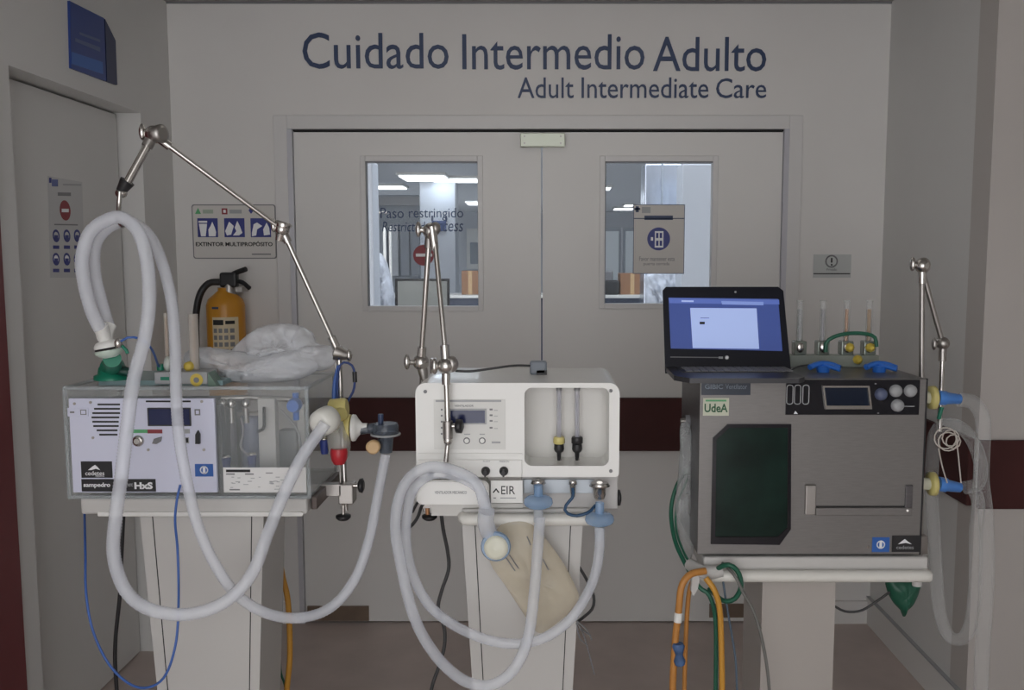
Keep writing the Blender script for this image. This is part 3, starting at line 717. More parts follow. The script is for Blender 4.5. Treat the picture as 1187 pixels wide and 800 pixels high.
# exhale valve assembly
q = thing('exhalation_valve', 'dark translucent exhalation valve with yellow filter and tan cap beside the left ventilator', 'valve', P(440, 525, 2.27))
MB().lathe(P(399, 496, 2.27), (1, 0, 0), [(0, .012), (.003, .033), (.014, .035), (.018, .034)], m_yfit, 28).build('filter_half', q, label='yellow filter half')
MB().lathe(P(408, 496, 2.27), (1, 0, 0), [(.002, .035), (.009, .034), (.014, .026), (.026, .012), (.04, .012)], m_white, 28).build('filter_cover', q)
MB().cyl(P(418, 498, 2.27), P(436, 496, 2.27), .013, m_smoke).build('neck', q)
c = P(447, 498, 2.27)
MB().lathe(c, (0, 0, -1), [(-.016, .03), (-.008, .034), (.012, .034), (.02, .02), (.04, .018), (.06, .016)], m_smoke, 28).build('valve_body', q)
MB().ring(c + Vector((0, 0, -.012)), (0, 0, 1), .036, .003, m_greyl).build('rim', q)
MB().cyl(c + Vector((-.012, 0, .012)), c + Vector((-.012, 0, .04)), .007, m_navy).build('nipple', q)
cc = P(432, 519, 2.23); MB().lathe(cc + Vector((0, .03, 0)), (0, -1, 0), [(0, .012), (.01, .017), (.028, .018), (.03, .014)], m_tan).build('tan_cap', q, label='tan round cap')

# hoses of the left machine
def hose(name, label, pts, r, mt, corr=.09, cat='hose', group=None, pitch=.0075, n=14, ends=None):
    q = MB().ptube(pts, r, mt, corr=corr, pitch=pitch, n=n).build(name)
    q['label'] = label; q['category'] = cat
    if group: q['group'] = group
    return q
hose('breathing_hose', 'milky corrugated hose hanging over the left arm and curving up to the round white elbow',
     [(116, 382, 2.06), (106, 360, 2.05), (98, 330, 2.05), (95, 300, 2.05), (103, 272, 2.05), (120, 257, 2.05), (140, 252, 2.05), (159, 267, 2.04), (170, 300, 2.03), (173, 350, 2.02), (167, 395, 2.01), (155, 440, 2.0), (148, 490, 2.0), (141, 550, 1.99), (134, 600, 1.98), (132, 645, 1.98), (146, 685, 1.98), (175, 707, 1.98), (220, 712, 1.99), (262, 697, 2.0), (292, 665, 2.02), (310, 620, 2.05), (328, 575, 2.08), (350, 530, 2.11), (377, 491, 2.14)], 7.8, m_hose)
hose('breathing_hose', 'milky corrugated hose hanging over the left arm and swinging low across to the dark valve',
     [(127, 380, 2.1), (118, 350, 2.1), (110, 315, 2.1), (111, 284, 2.1), (126, 264, 2.1), (150, 257, 2.1), (173, 273, 2.1), (188, 305, 2.09), (199, 350, 2.08), (203, 400, 2.07), (204, 450, 2.06), (207, 500, 2.06), (215, 550, 2.06), (228, 605, 2.06), (247, 650, 2.06), (275, 690, 2.07), (312, 712, 2.1), (350, 716, 2.13), (385, 703, 2.16), (412, 670, 2.19), (428, 625, 2.22), (438, 575, 2.25), (447, 527, 2.27)], 6.6, m_hose)
q = thing('hose_adapter', 'white Y adapter hanging under the two hoses beside the green lung', 'adapter', P(122, 398, 2.08))
MB().tube([P(116, 378, 2.06), P(119, 385, 2.07), P(121, 392, 2.08)], .016, m_white).tube([P(128, 376, 2.1), P(124, 385, 2.09), P(122, 396, 2.08)], .015, m_white).build('yoke', q)
c = P(124, 402, 2.08)
MB().lathe(c + Vector((0, 0, .016)), (.18, 0, -1), [(0, .008), (.004, .025), (.012, .031), (.018, .031)], m_white, 28).build('upper_dish', q)
MB().lathe(c + Vector((.003, 0, -.003)), (.18, 0, -1), [(0, .029), (.004, .030)], m_dark, 28).build('gap', q)
MB().lathe(c + Vector((.004, 0, -.008)), (.18, 0, -1), [(0, .031), (.006, .031), (.014, .022), (.018, .012)], mat('pale_green_dish', (.55, .66, .58), .3), 28).build('lower_dish', q)
c = P(137, 398, 2.06); MB().ell(c, (.009, .009, .012), m_steel).tube([c, P(145, 404, 2.07), P(148, 410, 2.07)], .004, m_teal).build('sampling_port', q)
q = thing('green_test_lung', 'green rubber elbow fitting standing on top of the left ventilator', 'fitting', P(130, 448, Y1 + .1))
zp = z1 + .012; c = P(132, 432, 2.1); bx = P(131, 440, Y1 + .08)
MB().lathe((bx.x, Y1 + .08, zp), (0, 0, 1), [(0, .045), (.01, .045), (.014, .036), (.03, .033), (.034, .03)], m_teal).build('base', q)
tp = P(130, 414, 2.09)
MB().lathe((bx.x, Y1 + .08, zp + .03), tp + Vector((0, 0, -.004)) - Vector((bx.x, Y1 + .08, zp + .03)), [(0, .03), (.02, .028), (.03, .022), ((tp - Vector((bx.x, Y1 + .08, zp + .03))).length, .02)], m_teal).build('neck', q)
MB().tube([(bx.x + .015, Y1 + .05, zp + .03), (bx.x + .045, Y1 + .05, zp + .024), (bx.x + .06, Y1 + .06, zp + .018)], .012, mat('dark_green', (.008, .06, .045), .4)).build('side_arm', q)
o = MB().ptube([(138, 397, 2.06), (150, 391, 2.06), (165, 394, 2.08), (176, 405, 2.12), (184, 425, 2.25)], 1.4, m_bluet).build('sampling_line'); o['label'] = 'thin blue line arching from the adapter to the grey manifold block'; o['category'] = 'tube'
# flowmeter block on top of left machine
q = thing('flowmeter_block', 'grey manifold block with flow tubes on top of the left ventilator', 'flowmeter', (P(210, 448, 2.3).x, 2.3, z1))
bb0, _, bb1, _ = R4(180, 432, 241, 450, 2.23); zt_ = P(210, 431, 2.23).z
MB().box(bb0, 2.225, z1 + .006, bb1, 2.30, zt_, m_greyl, .002).pprism([(241, 432), (252, 448), (241, 449)], 2.23, .05, mat('sage', (.16, .24, .19), .4)).build('block', q)
c = P(228, 440.5, 2.225); MB().lathe(c, (0, -1, 0), [(0, .016), (.002, .016)], m_yfit2).lathe(c - Vector((0, .002, 0)), (0, -1, 0), [(0, .007), (.001, .007)], m_grey).build('yellow_badge', q, label='yellow oval badge')
c = P(218, 425, 2.25); MB().lathe(c + Vector((0, .03, 0)), (0, -1, 0), [(0, .009), (.012, .012), (.03, .012), (.032, .006)], m_yfit2).build('knob', q, label='yellow knob')
MB().pbox(186, 437, 196, 441, 2.224, .001, m_teal).build('label_tag', q)
m_ftube = mat('flow_tube', (.70, .66, .60), .2, alpha=.45)
for px, w_, top_ in ((223.5, 5.5, 364), (192, 2.5, 363)):
    a = P(px, top_, 2.27); MB().cyl((a.x, 2.27, zt_), (a.x, 2.27, a.z), w_ * k(2.27), m_ftube).cyl((a.x, 2.27, zt_), (a.x, 2.27, a.z - .01), 1 * k(2.27), m_copper).build('flow_tube', q)
c = P(195, 422, 2.26); MB().ell(c, (.012, .012, .02), mat('pale_glass', (.6, .65, .6), .2)).cyl((c.x - .02, 2.26, zt_), (c.x - .02, 2.26, c.z), .009, m_teal).build('fitting', q)

# crumpled plastic bag on top
q = thing('plastic_bag', 'crumpled clear plastic bag lying on top of the left ventilator', 'bag', P(300, 447, 2.26))
MB().puff([(213, 412), (224, 404), (245, 403), (272, 407), (300, 412), (335, 406), (352, 409), (369, 424), (357, 436), (330, 443), (290, 444), (258, 441), (244, 431), (230, 421), (216, 424)], 2.36, .055, m_pouch, amp=.26, seed=2, center=(295, 428), rings=16, n=90).build('lower_fold', q)
MB().puff([(268, 408), (282, 392), (300, 380), (322, 375), (345, 377), (360, 386), (368, 398), (386, 402), (392, 412), (380, 428), (350, 430), (310, 422), (280, 418)], 2.42, .06, m_pouch, amp=.34, seed=5, center=(330, 402), rings=16, n=90).build('upper_fold', q)

# arms -------------------------------------------------
def joint(m, c, r=.016, knob=None, mt=None):
    mt = mt or m_steel; c = Vector(c); m.ell(c, (r, r, r), mt, 20)
    if knob is not None:
        kv = Vector(knob); m.cyl(c, c + kv * .8, r * .35, mt); m.ell(c + kv, (r * .4, r * .5, r * .95), mt, 14)
q = thing('support_arm', 'long jointed chrome support arm clamped to the left cart and reaching over the hoses', 'support arm', P(400, 600, 2.34))
p0, p1, p2, p3, p4, p5 = P(400, 592, 2.36), P(393, 410, 2.36), P(327, 266, 2.3), P(178, 156, 2.16), P(147, 213, 2.12), P(139, 222, 2.11)
MB().cyl(P(401, 592, 2.36), p1, .0068, m_steel).cyl(P(396, 590, 2.35), P(389, 420, 2.36), .003, m_steeld).build('pole', q)
MB().cyl(p1, p2, .0065, m_steel).cyl(p1.lerp(p2, .0), p1.lerp(p2, .14), .011, m_steel).cyl(p2.lerp(p1, .0), p2.lerp(p1, .1), .011, m_steel).build('lower_rod', q)
MB().cyl(p2, p3, .0065, m_steel).cyl(p3, p3.lerp(p2, .12), .011, m_steel).build('upper_rod', q)
MB().cyl(p3, p4, .0095, m_steel).cyl(p3, p3.lerp(p4, .25), .013, m_steeld).build('end_rod', q)
m = MB(); joint(m, p1, .018, (.028, -.005, -.004)); m.lathe(p1 + Vector((.02, 0, -.004)), (1, 0, -.3), [(-.03, .022), (0, .014), (.015, .006)], m_steeld); m.build('joint', q)
m = MB(); joint(m, p2, .019, (-.02, -.005, .01)); m.lathe(p2, (.3, 0, 1), [(-.03, .01), (.005, .018), (.016, .022), (.02, .018)], m_steel); m.build('joint', q)
m = MB(); joint(m, p3, .021, (-.026, 0, .006)); m.lathe(p3 + Vector((.012, -.01, 0)), (1, -.4, 0), [(-.01, .018), (.016, .022), (.02, .014)], m_steeld); m.build('joint', q)
m = MB(); m.cyl(p4 + Vector((.002, 0, .006)), p4 + Vector((-.015, 0, -.018)), .017, m_black, .011).ell(p4 + Vector((-.014, 0, -.022)), (.014, .012, .012), m_steel); m.build('swivel_clamp', q, label='black swivel clamp')
MB().tube([P(139, 222, 2.11), P(138, 240, 2.11), P(138, 256, 2.09), P(142, 262, 2.07), P(147, 258, 2.06)], .0055, m_steel).build('hook', q)
m = MB(); m.pbox(392, 562, 409, 585, 2.33, .05, m_steeld, .003)
m.cyl(P(406, 563, 2.34), P(418, 563, 2.34), .006, m_steel); m.lathe(P(415, 563, 2.34), (1, 0, 0), [(0, .009), (.004, .018), (.012, .02), (.016, .012)], m_black)
m.cyl(P(398, 585, 2.34), P(398, 597, 2.34), .005, m_steel).lathe(P(398, 600, 2.34), (0, 0, 1), [(-.006, .014), (0, .02), (.006, .02), (.009, .008)], m_black)
m.box(P(356, 580, Y1).x, 2.33, P(399, 575, 2.33).z, P(396, 580, 2.34).x, 2.36, P(399, 562, 2.33).z, m_steeld); m.build('clamp', q)
# brown side board beyond the tray
q = MB().box(P(357, 570, Y1).x, Y1 + .03, P(360, 596, Y1 + .03).z + .012, P(357, 570, Y1).x + .014, Y1 + .3, P(380, 562, Y1 + .15).z, mat('brown_board', (.11, .085, .075), .5, noise=.2, scale=8), .002).build('rail_board')
q['label'] = 'dark brown rail board on the right edge of the left cart'; q['category'] = 'rail'

o = MB().ptube([(392, 470, 2.32), (391, 440, 2.33), (394, 424, 2.34), (401, 420, 2.34), (409, 425, 2.34), (411, 436, 2.34), (410, 452, 2.34), (403, 466, 2.34), (402, 480, 2.34)], 1.4, mat('navy_tube', (.02, .05, .2), .4)).cyl(P(411, 431, 2.34), P(411.5, 443, 2.34), .006, m_black, n=12).build('sensor_cable'); o['label'] = 'looped navy cable with black plug beside the left arm pole'; o['category'] = 'cable'
o = MB().ptube([(387, 470, 2.33), (388, 445, 2.34), (393, 424, 2.35)], 2.5, m_bluet).build('pressure_tube'); o['label'] = 'short bright blue tube rising along the left arm pole'; o['category'] = 'tube'
o = MB().ptube([(98, 596, 2.3), (99, 640, 2.18), (100, 690, 2.12), (109, 735, 2.1), (130, 775, 2.08), (160, 797, 2.06), (188, 788, 2.05), (203, 750, 2.06), (207, 700, 2.08), (206, 640, 2.1), (203, 605, 2.14), (205, 580, 2.16), (209, 562, 2.17)], 1.5, m_bluet).build('oxygen_line'); o['label'] = 'thin blue line hanging in a deep loop under the left ventilator'; o['category'] = 'tube'
o = MB().ptube([(143, 598, 2.4), (141, 640, 2.4), (139, 690, 2.4), (134, 740, 2.4), (134, 780, 2.4), (140, 830, 2.4), (160, 900, 2.42), (200, 950, 2.44)], 2.3, m_black).build('power_cord'); o['label'] = 'black power cord hanging behind the left cart'; o['category'] = 'cable'
o = MB().ptube([(322, 640, 2.46), (328, 670, 2.5), (334, 700, 2.5), (336, 760, 2.5), (332, 810, 2.5), (330, 900, 2.5)], 3.4, m_yel).build('gas_hose'); o['label'] = 'yellow gas hose hanging behind the left cart'; o['category'] = 'hose'
o = MB().ptube([(328, 640, 2.55), (326, 720, 2.55), (325, 775, 2.55), (332, 805, 2.55), (340, 900, 2.55)], 1.4, m_green).build('thin_green_tube'); o['label'] = 'thin dark green tube low behind the left cart'; o['category'] = 'tube'

# ============================================================ MIDDLE VENTILATOR
YM = Y2_
q = thing('cream_ventilator', 'cream rounded ventilator in the middle with small display and two flow tubes', 'ventilator', (P(600, 590, YM).x, YM + .15, P(600, 590, YM).z))
x0, z0, x1, z1 = R4(482, 444, 718, 553, YM)
# front shell with a window opening at the right
hx0, hz0, hx1, hz1 = R4(608, 449.5, 706, 540, YM)
b = bmesh.new()
def loop_pts(x0, z0, x1, z1, r, n=8):
    out = []
    for cx, cz, a0 in ((x1 - r, z1 - r, 0), (x0 + r, z1 - r, 90), (x0 + r, z0 + r, 180), (x1 - r, z0 + r, 270)):
        for i in range(n + 1):
            a = math.radians(a0 + 90 * i / n); out.append((cx + r * math.cos(a), cz + r * math.sin(a)))
    return out
def frame_prism(m, outer, inner, y0, y1, mt, lip=0):
    n = len(outer); vs = []
    for y, loop in ((y0, outer), (y0, inner), (y1, outer), (y1, inner)): vs += [(x, y, z) for x, z in loop]
    fs = []
    for i in range(n):
        j = (i + 1) % n
        fs += [[i, j, n + j, n + i], [2 * n + i, 3 * n + i, 3 * n + j, 2 * n + j], [i, 2 * n + i, 2 * n + j, j], [n + i, n + j, 3 * n + j, 3 * n + i]]
    m.add(vs, fs, mt)
xi = P(600, 500, YM).x
body = MB()
# right part: frame around recess ; left part: solid
ro = .026
def half(side):
    pts = []
    n = 8
    if side == 'L':
        pts += [(xi, z0), (xi, z1)]
        for i in range(n + 1):
            a = math.radians(90 + 90 * i / n); pts.append((x0 + ro + ro * math.cos(a), z1 - ro + ro * math.sin(a)))
        for i in range(n + 1):
            a = math.radians(180 + 90 * i / n); pts.append((x0 + .008 + .008 * math.cos(a), z0 + .008 + .008 * math.sin(a)))
    return pts
body.prism(half('L'), YM, YM + .3, m_eir)
n = 8
outer = []
for cx, cz, a0, r_ in ((x1 - ro, z1 - ro, 0, ro), (xi + .0001, z1 - .0001, 90, .0001), (xi + .0001, z0 + .0001, 180, .0001), (x1 - .01, z0 + .01, 270, .01)):
    for i in range(n + 1):
        a = math.radians(a0 + 90 * i / n); outer.append((cx + r_ * math.cos(a), cz + r_ * math.sin(a)))
inner = loop_pts(hx0, hz0, hx1, hz1, .018)
frame_prism(body, outer, inner, YM, YM + .1, m_eir)
body.prism(outer, YM + .1, YM + .3, m_eir)
bo = body.build('shell', q)
bv = bo.modifiers.new('bevel', 'BEVEL'); bv.width = .004; bv.segments = 3; bv.limit_method = 'ANGLE'; bv.angle_limit = math.radians(50)
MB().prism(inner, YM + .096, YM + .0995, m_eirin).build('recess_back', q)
frame_prism(mb := MB(), loop_pts(hx0 - .004, hz0 - .004, hx1 + .004, hz1 + .004, .021), inner, YM - .0015, YM + .003, m_eir); mb.build('recess_lip', q)
# left control panel
m = MB(); px0, pz0, px1, pz1 = R4(503, 463, 586, 521, YM)
m.box(px0, YM - .0012, pz0, px1, YM - .0001, pz1, m_eirp, .0004); cp = m.build('control_panel', q)
YQ = YM - .0012
MB().pbox(520.5, 474, 564, 492, YQ - .002, .002, m_greyl).dec(522.5, 476, 562, 490.5, YQ - .002, m_lcd).build('display', cp)
m = MB().dec(505, 463.8, 581, 466, YQ, m_greyl)
m.ptext('VENTILADOR', 527, 469.4, 549, 471.6, YQ, m_grey)
for i in range(5): m.dec(511, 474 + i * 7, 513, 476 + i * 7, YQ, m_grey)
for i, y in enumerate((474.8, 481.5, 488, 496)): m.dec(567.5, y - 1, 571, y + 1, YQ, m_grey).dec(572.5, y + .6, 577, y + 1.2, YQ, m_greyl)
m.dec(570, 512, 580, 514, YQ, m_greyl).dec(538, 503, 545, 504, YQ, m_greyl).dec(556, 503, 562, 504, YQ, m_greyl)
m.build('print', cp)
for a in (541, 559):
    c = P(a, 511, YQ); MB().ring(c, (0, 1, 0), 3.4 * k(YM), .6 * k(YM), m_grey).cyl(c, c - Vector((0, .002, 0)), 2.7 * k(YM), m_eir).build('button', cp)
m = MB(); zz = P(550, 527, YM).z
m.box(x0 + .004, YM - .0025, zz - .002, hx0 - .006, YM - .0002, zz + .004, m_eir, .001).box(x0 + .004, YM - .004, z0, hx0 - .006, YM - .0002, zz - .012, m_eir, .002)
m.build('lower_ledge', q)
YL = YM - .004
for a in (499, 520):
    c = P(a, 549, YL); m = MB(); m.lathe(c, (0, -1, 0), [(0, .009), (.003, .009)], m_black).box(c.x - .003, c.y - .012, c.z - .004, c.x + .009, c.y - .003, c.z + .004, m_black, .002); m.build('latch', q)
for a, lb in ((563, 'left'), (584, 'right')):
    c = P(a, 546, YL); MB().lathe(c, (0, -1, 0), [(0, .011), (.004, .011), (.006, .0095), (.02, .008), (.022, .005)], m_black).box(c.x - .002, c.y - .026, c.z - .009, c.x + .002, c.y - .02, c.z + .009, m_black).build('knob', q, label='black control knob')
m = MB()
for a, b_ in ((493, 454), (708, 453), (708, 546)):
    c = P(a, b_, YM); MB().cyl(c, c - Vector((0, .0015, 0)), .0045, m_grey, n=14).build('screw_cap', q)
m = MB().ptext('FLUJO', 560, 534, 568, 536, YL, m_greyl).ptext('PRESION', 579, 534, 590, 536, YL, m_greyl)
m.build('print', q)
# EIR plate and lower flange
zl0 = P(590, 584, YM).z
MB().pbox(569, 557, 606, 583.5, YM - .004, .006, m_eir, .001).build('name_plate', q)
m = MB().ptext('EIR', 581, 563.5, 597, 573, YM - .004, m_black, bold=.0)
Yt = YM - .0048
for pts in ([(571, 571), (575, 566), (576, 567), (572.4, 571.6)], [(575, 566), (579, 571), (577.6, 571.6), (574.2, 567)]): m.pprism(pts, Yt, .0006, m_dark)
m.dec(572, 577, 575, 578, YM - .004, m_grey).dec(580, 577, 598, 578, YM - .004, m_greyl)
m.build('name_print', q)
fx0, fz0, fx1, fz1 = R4(483, 556, 568, 584, YM)
MB().rrect(fx0, fz0, fx1 - .002, fz1, .016, YM - .012, YM + .04, m_eir, .003).build('lower_flange', q)
MB().ptext('VENTILADOR MECÁNICO', 504, 568.5, 541, 572.5, YM - .012, m_grey).build('flange_print', q)
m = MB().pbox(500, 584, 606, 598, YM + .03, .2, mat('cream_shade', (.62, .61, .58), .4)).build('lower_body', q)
# rear lower plate with ports
rx0, rz0, rx1, rz1 = R4(604, 553, 716, 600, YM + .035)
MB().box(rx0, YM + .035, P(650, 591, YM + .03).z, rx1, YM + .29, z0 - .0002, mat('lower_housing', (.5, .49, .48), .4), .002).build('lower_housing', q)
MB().pbox(607, 556, 688, 572, YM + .028, .006, mat('port_plate', (.42, .46, .50), .35, metal=.3), .001).build('port_plate', q)
def port(px, py, r, name='gas_port'):
    c = P(px, py, YM + .01); MB().lathe(c + Vector((0, 0, .012)), (0, 0, -1), [(0, r), (.008, r * 1.25), (.01, r * .8), (.03, r * .75), (.04, r * .6)], m_steel).cyl(c + Vector((0, 0, .005)), c + Vector((0, .03, .005)), r * .5, m_steel).build(name, q)
port(624, 562, .015); port(695, 565, .021); port(664, 563, .009)
m = MB(); c = P(716, 577, YM + .05); m.cyl(c + Vector((-.03, 0, 0)), c, .004, m_steeld).lathe(c, (1, 0, 0), [(-.003, .006), (0, .02), (.006, .02), (.009, .008)], m_black); m.build('side_knob', q)
# flow tubes in recess
YT = YM + .06
for px, col in ((648, m_yfit), (669, m_black)):
    a, b_ = P(px, 453, YT), P(px, 507, YT)
    fq = MB().cyl(b_, a, .0062, mat('flow_tube_cool', (.6, .6, .66), .15, alpha=.4)).cyl(b_, a - Vector((0, 0, .01)), .0015, m_can2).build('flow_tube', q)
    MB().cyl(a, a + Vector((0, 0, .008)), .0075, m_grey).cyl(a + Vector((0, 0, .004)), a + Vector((0, .035, .004)), .003, m_grey).build('top_clip', fq)
    m = MB(); c = P(px, 510, YT); m.lathe(c + Vector((0, 0, .008)), (0, 0, -1), [(0, .013), (.004, .0145), (.016, .0145), (.018, .011)], col).lathe(c + Vector((0, 0, -.011)), (0, 0, -1), [(0, .012), (.012, .013), (.018, .011), (.022, .006), (.045, .004)], m_black)
    m.cyl(c, c + Vector((0, .035, 0)), .006, m_black).cyl(c + Vector((0, 0, -.03)), c + Vector((.004, 0, -.055)), .003, m_steeld); m.build('valve_knob', fq)
# side/top connector & cable
q = thing('top_connector', 'grey connector with rubber boot on top of the cream ventilator', 'connector', P(625, 434, YM + .15))
zt2 = z1
MB().pbox(614, 419, 634, 435, YM + .15, .03, mat('connector_grey', (.22, .25, .29), .4), .006).build('plug', q)
MB().box(P(622, 430, YM + .15).x, YM + .15, zt2, P(634, 430, YM + .15).x, YM + .19, zt2 + .012, m_cable).build('boot', q)
o = MB().ptube([(616, 424, YM + .16), (595, 424, YM + .1), (565, 428, YM + .07), (545, 430.5, YM + .06), (528, 430, YM + .05)], 1.4, m_cable).build('sensor_cable'); o['label'] = 'thin dark cable lying across the top of the cream ventilator'; o['category'] = 'cable'

# arms in the middle
q = thing('support_arm', 'folded chrome support arm standing in front of the cream ventilator', 'support arm', P(493, 600, 2.2))
YA = YM - .035
a0, a1, a2, a3, a4 = P(488, 420, 2.26), P(498, 268, 2.2), P(517, 424, YA), P(519, 494, YA), P(517, 520, YA)
MB().cyl(P(493, 593, YM + .26), P(489, 425, YM + .32), .007, m_steeld).build('pole', q)
MB().cyl(a0, a1, .0068, m_steel).cyl(a0, a0.lerp(a1, .12), .0115, m_steel).cyl(a1, a1.lerp(a0, .12), .0105, m_steeld).build('rear_rod', q)
MB().cyl(a1 + Vector((.014, -.02, -.01)), a2 + Vector((0, 0, .02)), .0062, m_steel).cyl(a1 + Vector((.008, -.02, .01)), a1 + Vector((.015, -.022, -.045)), .0115, m_steel, .01).cyl(a2, a2 + Vector((-.003, 0, .05)), .011, m_steel).build('front_rod', q)
MB().cyl(a2, a3, .007, m_steel).cyl(a2, a2 + Vector((0, 0, -.045)), .0105, m_steel).build('drop_rod', q)
m = MB(); joint(m, a0, .021, (-.034, -.01, .002)); m.lathe(a0, (.2, 0, -1), [(0, .014), (.03, .012), (.05, .008)], m_steeld); m.cyl(a0, P(489, 425, YM + .32), .008, m_steeld); m.build('joint', q)
m = MB(); joint(m, a1 + Vector((.004, -.01, 0)), .02, (-.03, .0, .004)); m.ell(a1 + Vector((.016, -.016, .006)), (.013, .013, .016), m_steeld); m.build('joint', q)
m = MB(); joint(m, a2, .021, (-.026, -.01, 0)); m.ell(a2 + Vector((.014, 0, .004)), (.016, .014, .02), m_steeld); m.cyl(a2 + Vector((-.03, 0, -.018)), a2 + Vector((-.03, 0, .018)), .008, m_steel); m.build('joint', q)
m = MB(); m.cyl(a3 + Vector((0, 0, .012)), a3 + Vector((0, 0, -.03)), .012, m_steeld).ell(a3 + Vector((0, 0, -.035)), (.011, .011, .014), m_steel).cyl(a3, a3 + Vector((.02, 0, 0)), .006, m_steel).lathe(a3 + Vector((.018, 0, 0)), (1, -.2, 0), [(0, .008), (.004, .017), (.016, .017), (.019, .01)], m_black); m.build('swivel_clamp', q)
MB().cyl(a3 + Vector((0, 0, -.04)), P(517, 535, YA), .0062, m_steel).cyl(P(517, 535, YA), P(516, 550, YA), .0035, m_steeld).ring(P(520, 549, YA), (0, 1, 0), .007, .003, m_black).build('hook', q)
m = MB(); m.lathe(P(498, 600, YM + .25), (0, 0, 1), [(-.006, .014), (0, .021), (.006, .021), (.009, .008)], m_black).cyl(P(496, 600, YM + .25), P(495, 585, YM + .25), .006, m_copper)
m.box(P(490, 590, YM + .25).x, YM + .24, P(495, 588, YM + .25).z, P(530, 590, YM + .25).x, YM + .28, P(495, 578, YM + .25).z, m_steeld); m.build('clamp', q)

# hoses in the middle
hose('breathing_hose', 'frosted hose hanging lowest, ending at the left blue filter of the cream ventilator',
     [(562, 588, 2.05), (552, 560, 2.05), (525, 545, 2.06), (495, 542, 2.06), (472, 557, 2.06), (460, 588, 2.05), (459, 620, 2.04), (465, 655, 2.03), (473, 692, 2.02), (484, 725, 2.02), (500, 753, 2.01), (518, 774, 2.01), (540, 790, 2.0), (565, 795, 2.0), (588, 784, 2.0), (605, 760, 2.01), (614, 730, 2.02), (619, 690, 2.04), (623, 640, 2.07), (626, 600, 2.1)], 6.8, m_hosef, corr=.05)
hose('breathing_hose', 'frosted hose curving across the middle pedestal to the right blue filter of the cream ventilator',
     [(566, 598, 2.09), (558, 570, 2.09), (532, 553, 2.09), (502, 550, 2.09), (480, 566, 2.09), (472, 595, 2.09), (471, 630, 2.08), (478, 665, 2.07), (494, 697, 2.06), (516, 718, 2.06), (544, 734, 2.06), (574, 744, 2.06), (605, 746, 2.06), (634, 738, 2.06), (659, 720, 2.07), (678, 694, 2.08), (690, 665, 2.09), (695, 635, 2.1), (695, 612, 2.11)], 6.2, m_hosef, corr=.05)
def filt(px, py, lab, tilt=0):
    c = P(px, py, 2.12); q = thing('bacterial_filter', lab, 'filter', c - Vector((0, 0, .03)), 'blue bacterial filters under the cream ventilator')
    MB().lathe(c + Vector((0, 0, .016)), (tilt, 0, -1), [(0, .012), (.002, .026), (.008, .034), (.017, .036), (.024, .033), (.03, .022), (.032, .012)], m_filt, 30).build('housing', q)
    MB().cyl(c + Vector((0, 0, .01)), c + Vector((0, 0, .042)), .0115, m_filt, .0105).build('inlet', q); MB().cyl(c + Vector((0, 0, -.012)), c + Vector((0, 0, -.05)), .0115, mat('filter_clear', (.7, .75, .8), .15, alpha=.45)).build('outlet', q)
filt(624, 582, 'translucent blue filter under the left port of the cream ventilator')
filt(695, 602, 'translucent blue filter under the right port of the cream ventilator')
q = thing('hose_filter_disc', 'round cream faced filter with blue rim hanging in front of the middle pedestal', 'filter', P(575, 655, 2.06))
c = P(575, 635, 2.07)
MB().lathe(c + Vector((0, .02, 0)), (-.05, -1, .1), [(0, .02), (.004, .034), (.016, .036), (.02, .033)], m_filt, 30).build('rim', q)
MB().lathe(c, (-.05, -1, .1), [(0, .029), (.003, .028), (.006, .02), (.008, .005)], m_cream, 30).build('face', q)
MB().tube([P(564, 592, 2.07), P(563, 605, 2.08), P(567, 618, 2.09), P(573, 630, 2.09)], .02, m_hosef).build('elbow', q)
o = MB().ptube([(664, 566, 2.12), (664, 576, 2.11), (656, 586, 2.11), (656, 594, 2.11), (668, 598, 2.11), (682, 594, 2.11), (690, 586, 2.13)], 1.9, mat('petrol_tube', (.02, .07, .15), .4)).build('sensor_tube'); o['label'] = 'short dark blue tube looping between ports under the cream ventilator'; o['category'] = 'tube'
# beige pouch
q = thing('beige_pouch', 'beige translucent pouch hanging aslant in front of the middle pedestal', 'pouch', P(620, 733, 2.14))
m = MB().puff([(568, 652), (570, 630), (577, 612), (592, 603), (610, 604), (625, 616), (640, 634), (655, 656), (667, 680), (671, 692), (665, 706), (650, 719), (634, 731), (625, 734), (618, 728), (602, 704), (585, 678)], 2.145, .018, m_beige, amp=.15, seed=4, center=(618, 670)); m.build('film', q)
m = MB()
for a, b_, c_, d in ((586, 646, 597, 662), (590, 643, 601, 659), (611, 622, 615, 632), (629, 648, 636, 661)): m.cyl(P(a, b_, 2.125), P(c_, d, 2.125), .0016, m_grey, n=6)
m.build('printed_marks', q)
o = MB().ptube([(670, 655, 2.3), (680, 672, 2.3), (688, 690, 2.3), (687, 705, 2.28), (676, 716, 2.25), (668, 722, 2.22)], 1.8, m_cable).build('looped_cable'); o['label'] = 'dark cable end curling at the right edge of the middle pedestal'; o['category'] = 'cable'
m = MB()
for pts in ([(668, 720, 2.2), (676, 735, 2.2), (682, 755, 2.2), (689, 782, 2.2)], [(669, 720, 2.2), (680, 730, 2.2), (686, 742, 2.2)], [(668, 722, 2.2), (672, 740, 2.2), (681, 748, 2.2)], [(670, 724, 2.2), (676, 731, 2.21), (685, 737, 2.2)]): m.ptube(pts, .9, m_grey, n=6)
o = m.build('loose_strings'); o['label'] = 'frayed grey strings dangling beside the middle pedestal'; o['category'] = 'string'
o = MB().ptube([(511, 592, 2.4), (514, 615, 2.42), (519, 640, 2.44), (520, 660, 2.44), (512, 685, 2.44), (508, 705, 2.44), (515, 728, 2.44), (515, 750, 2.44), (508, 775, 2.44), (500, 800, 2.44), (490, 860, 2.44)], 2.2, m_cable).build('power_cord'); o['label'] = 'dark grey power cord wavering down behind the middle cart'; o['category'] = 'cable'
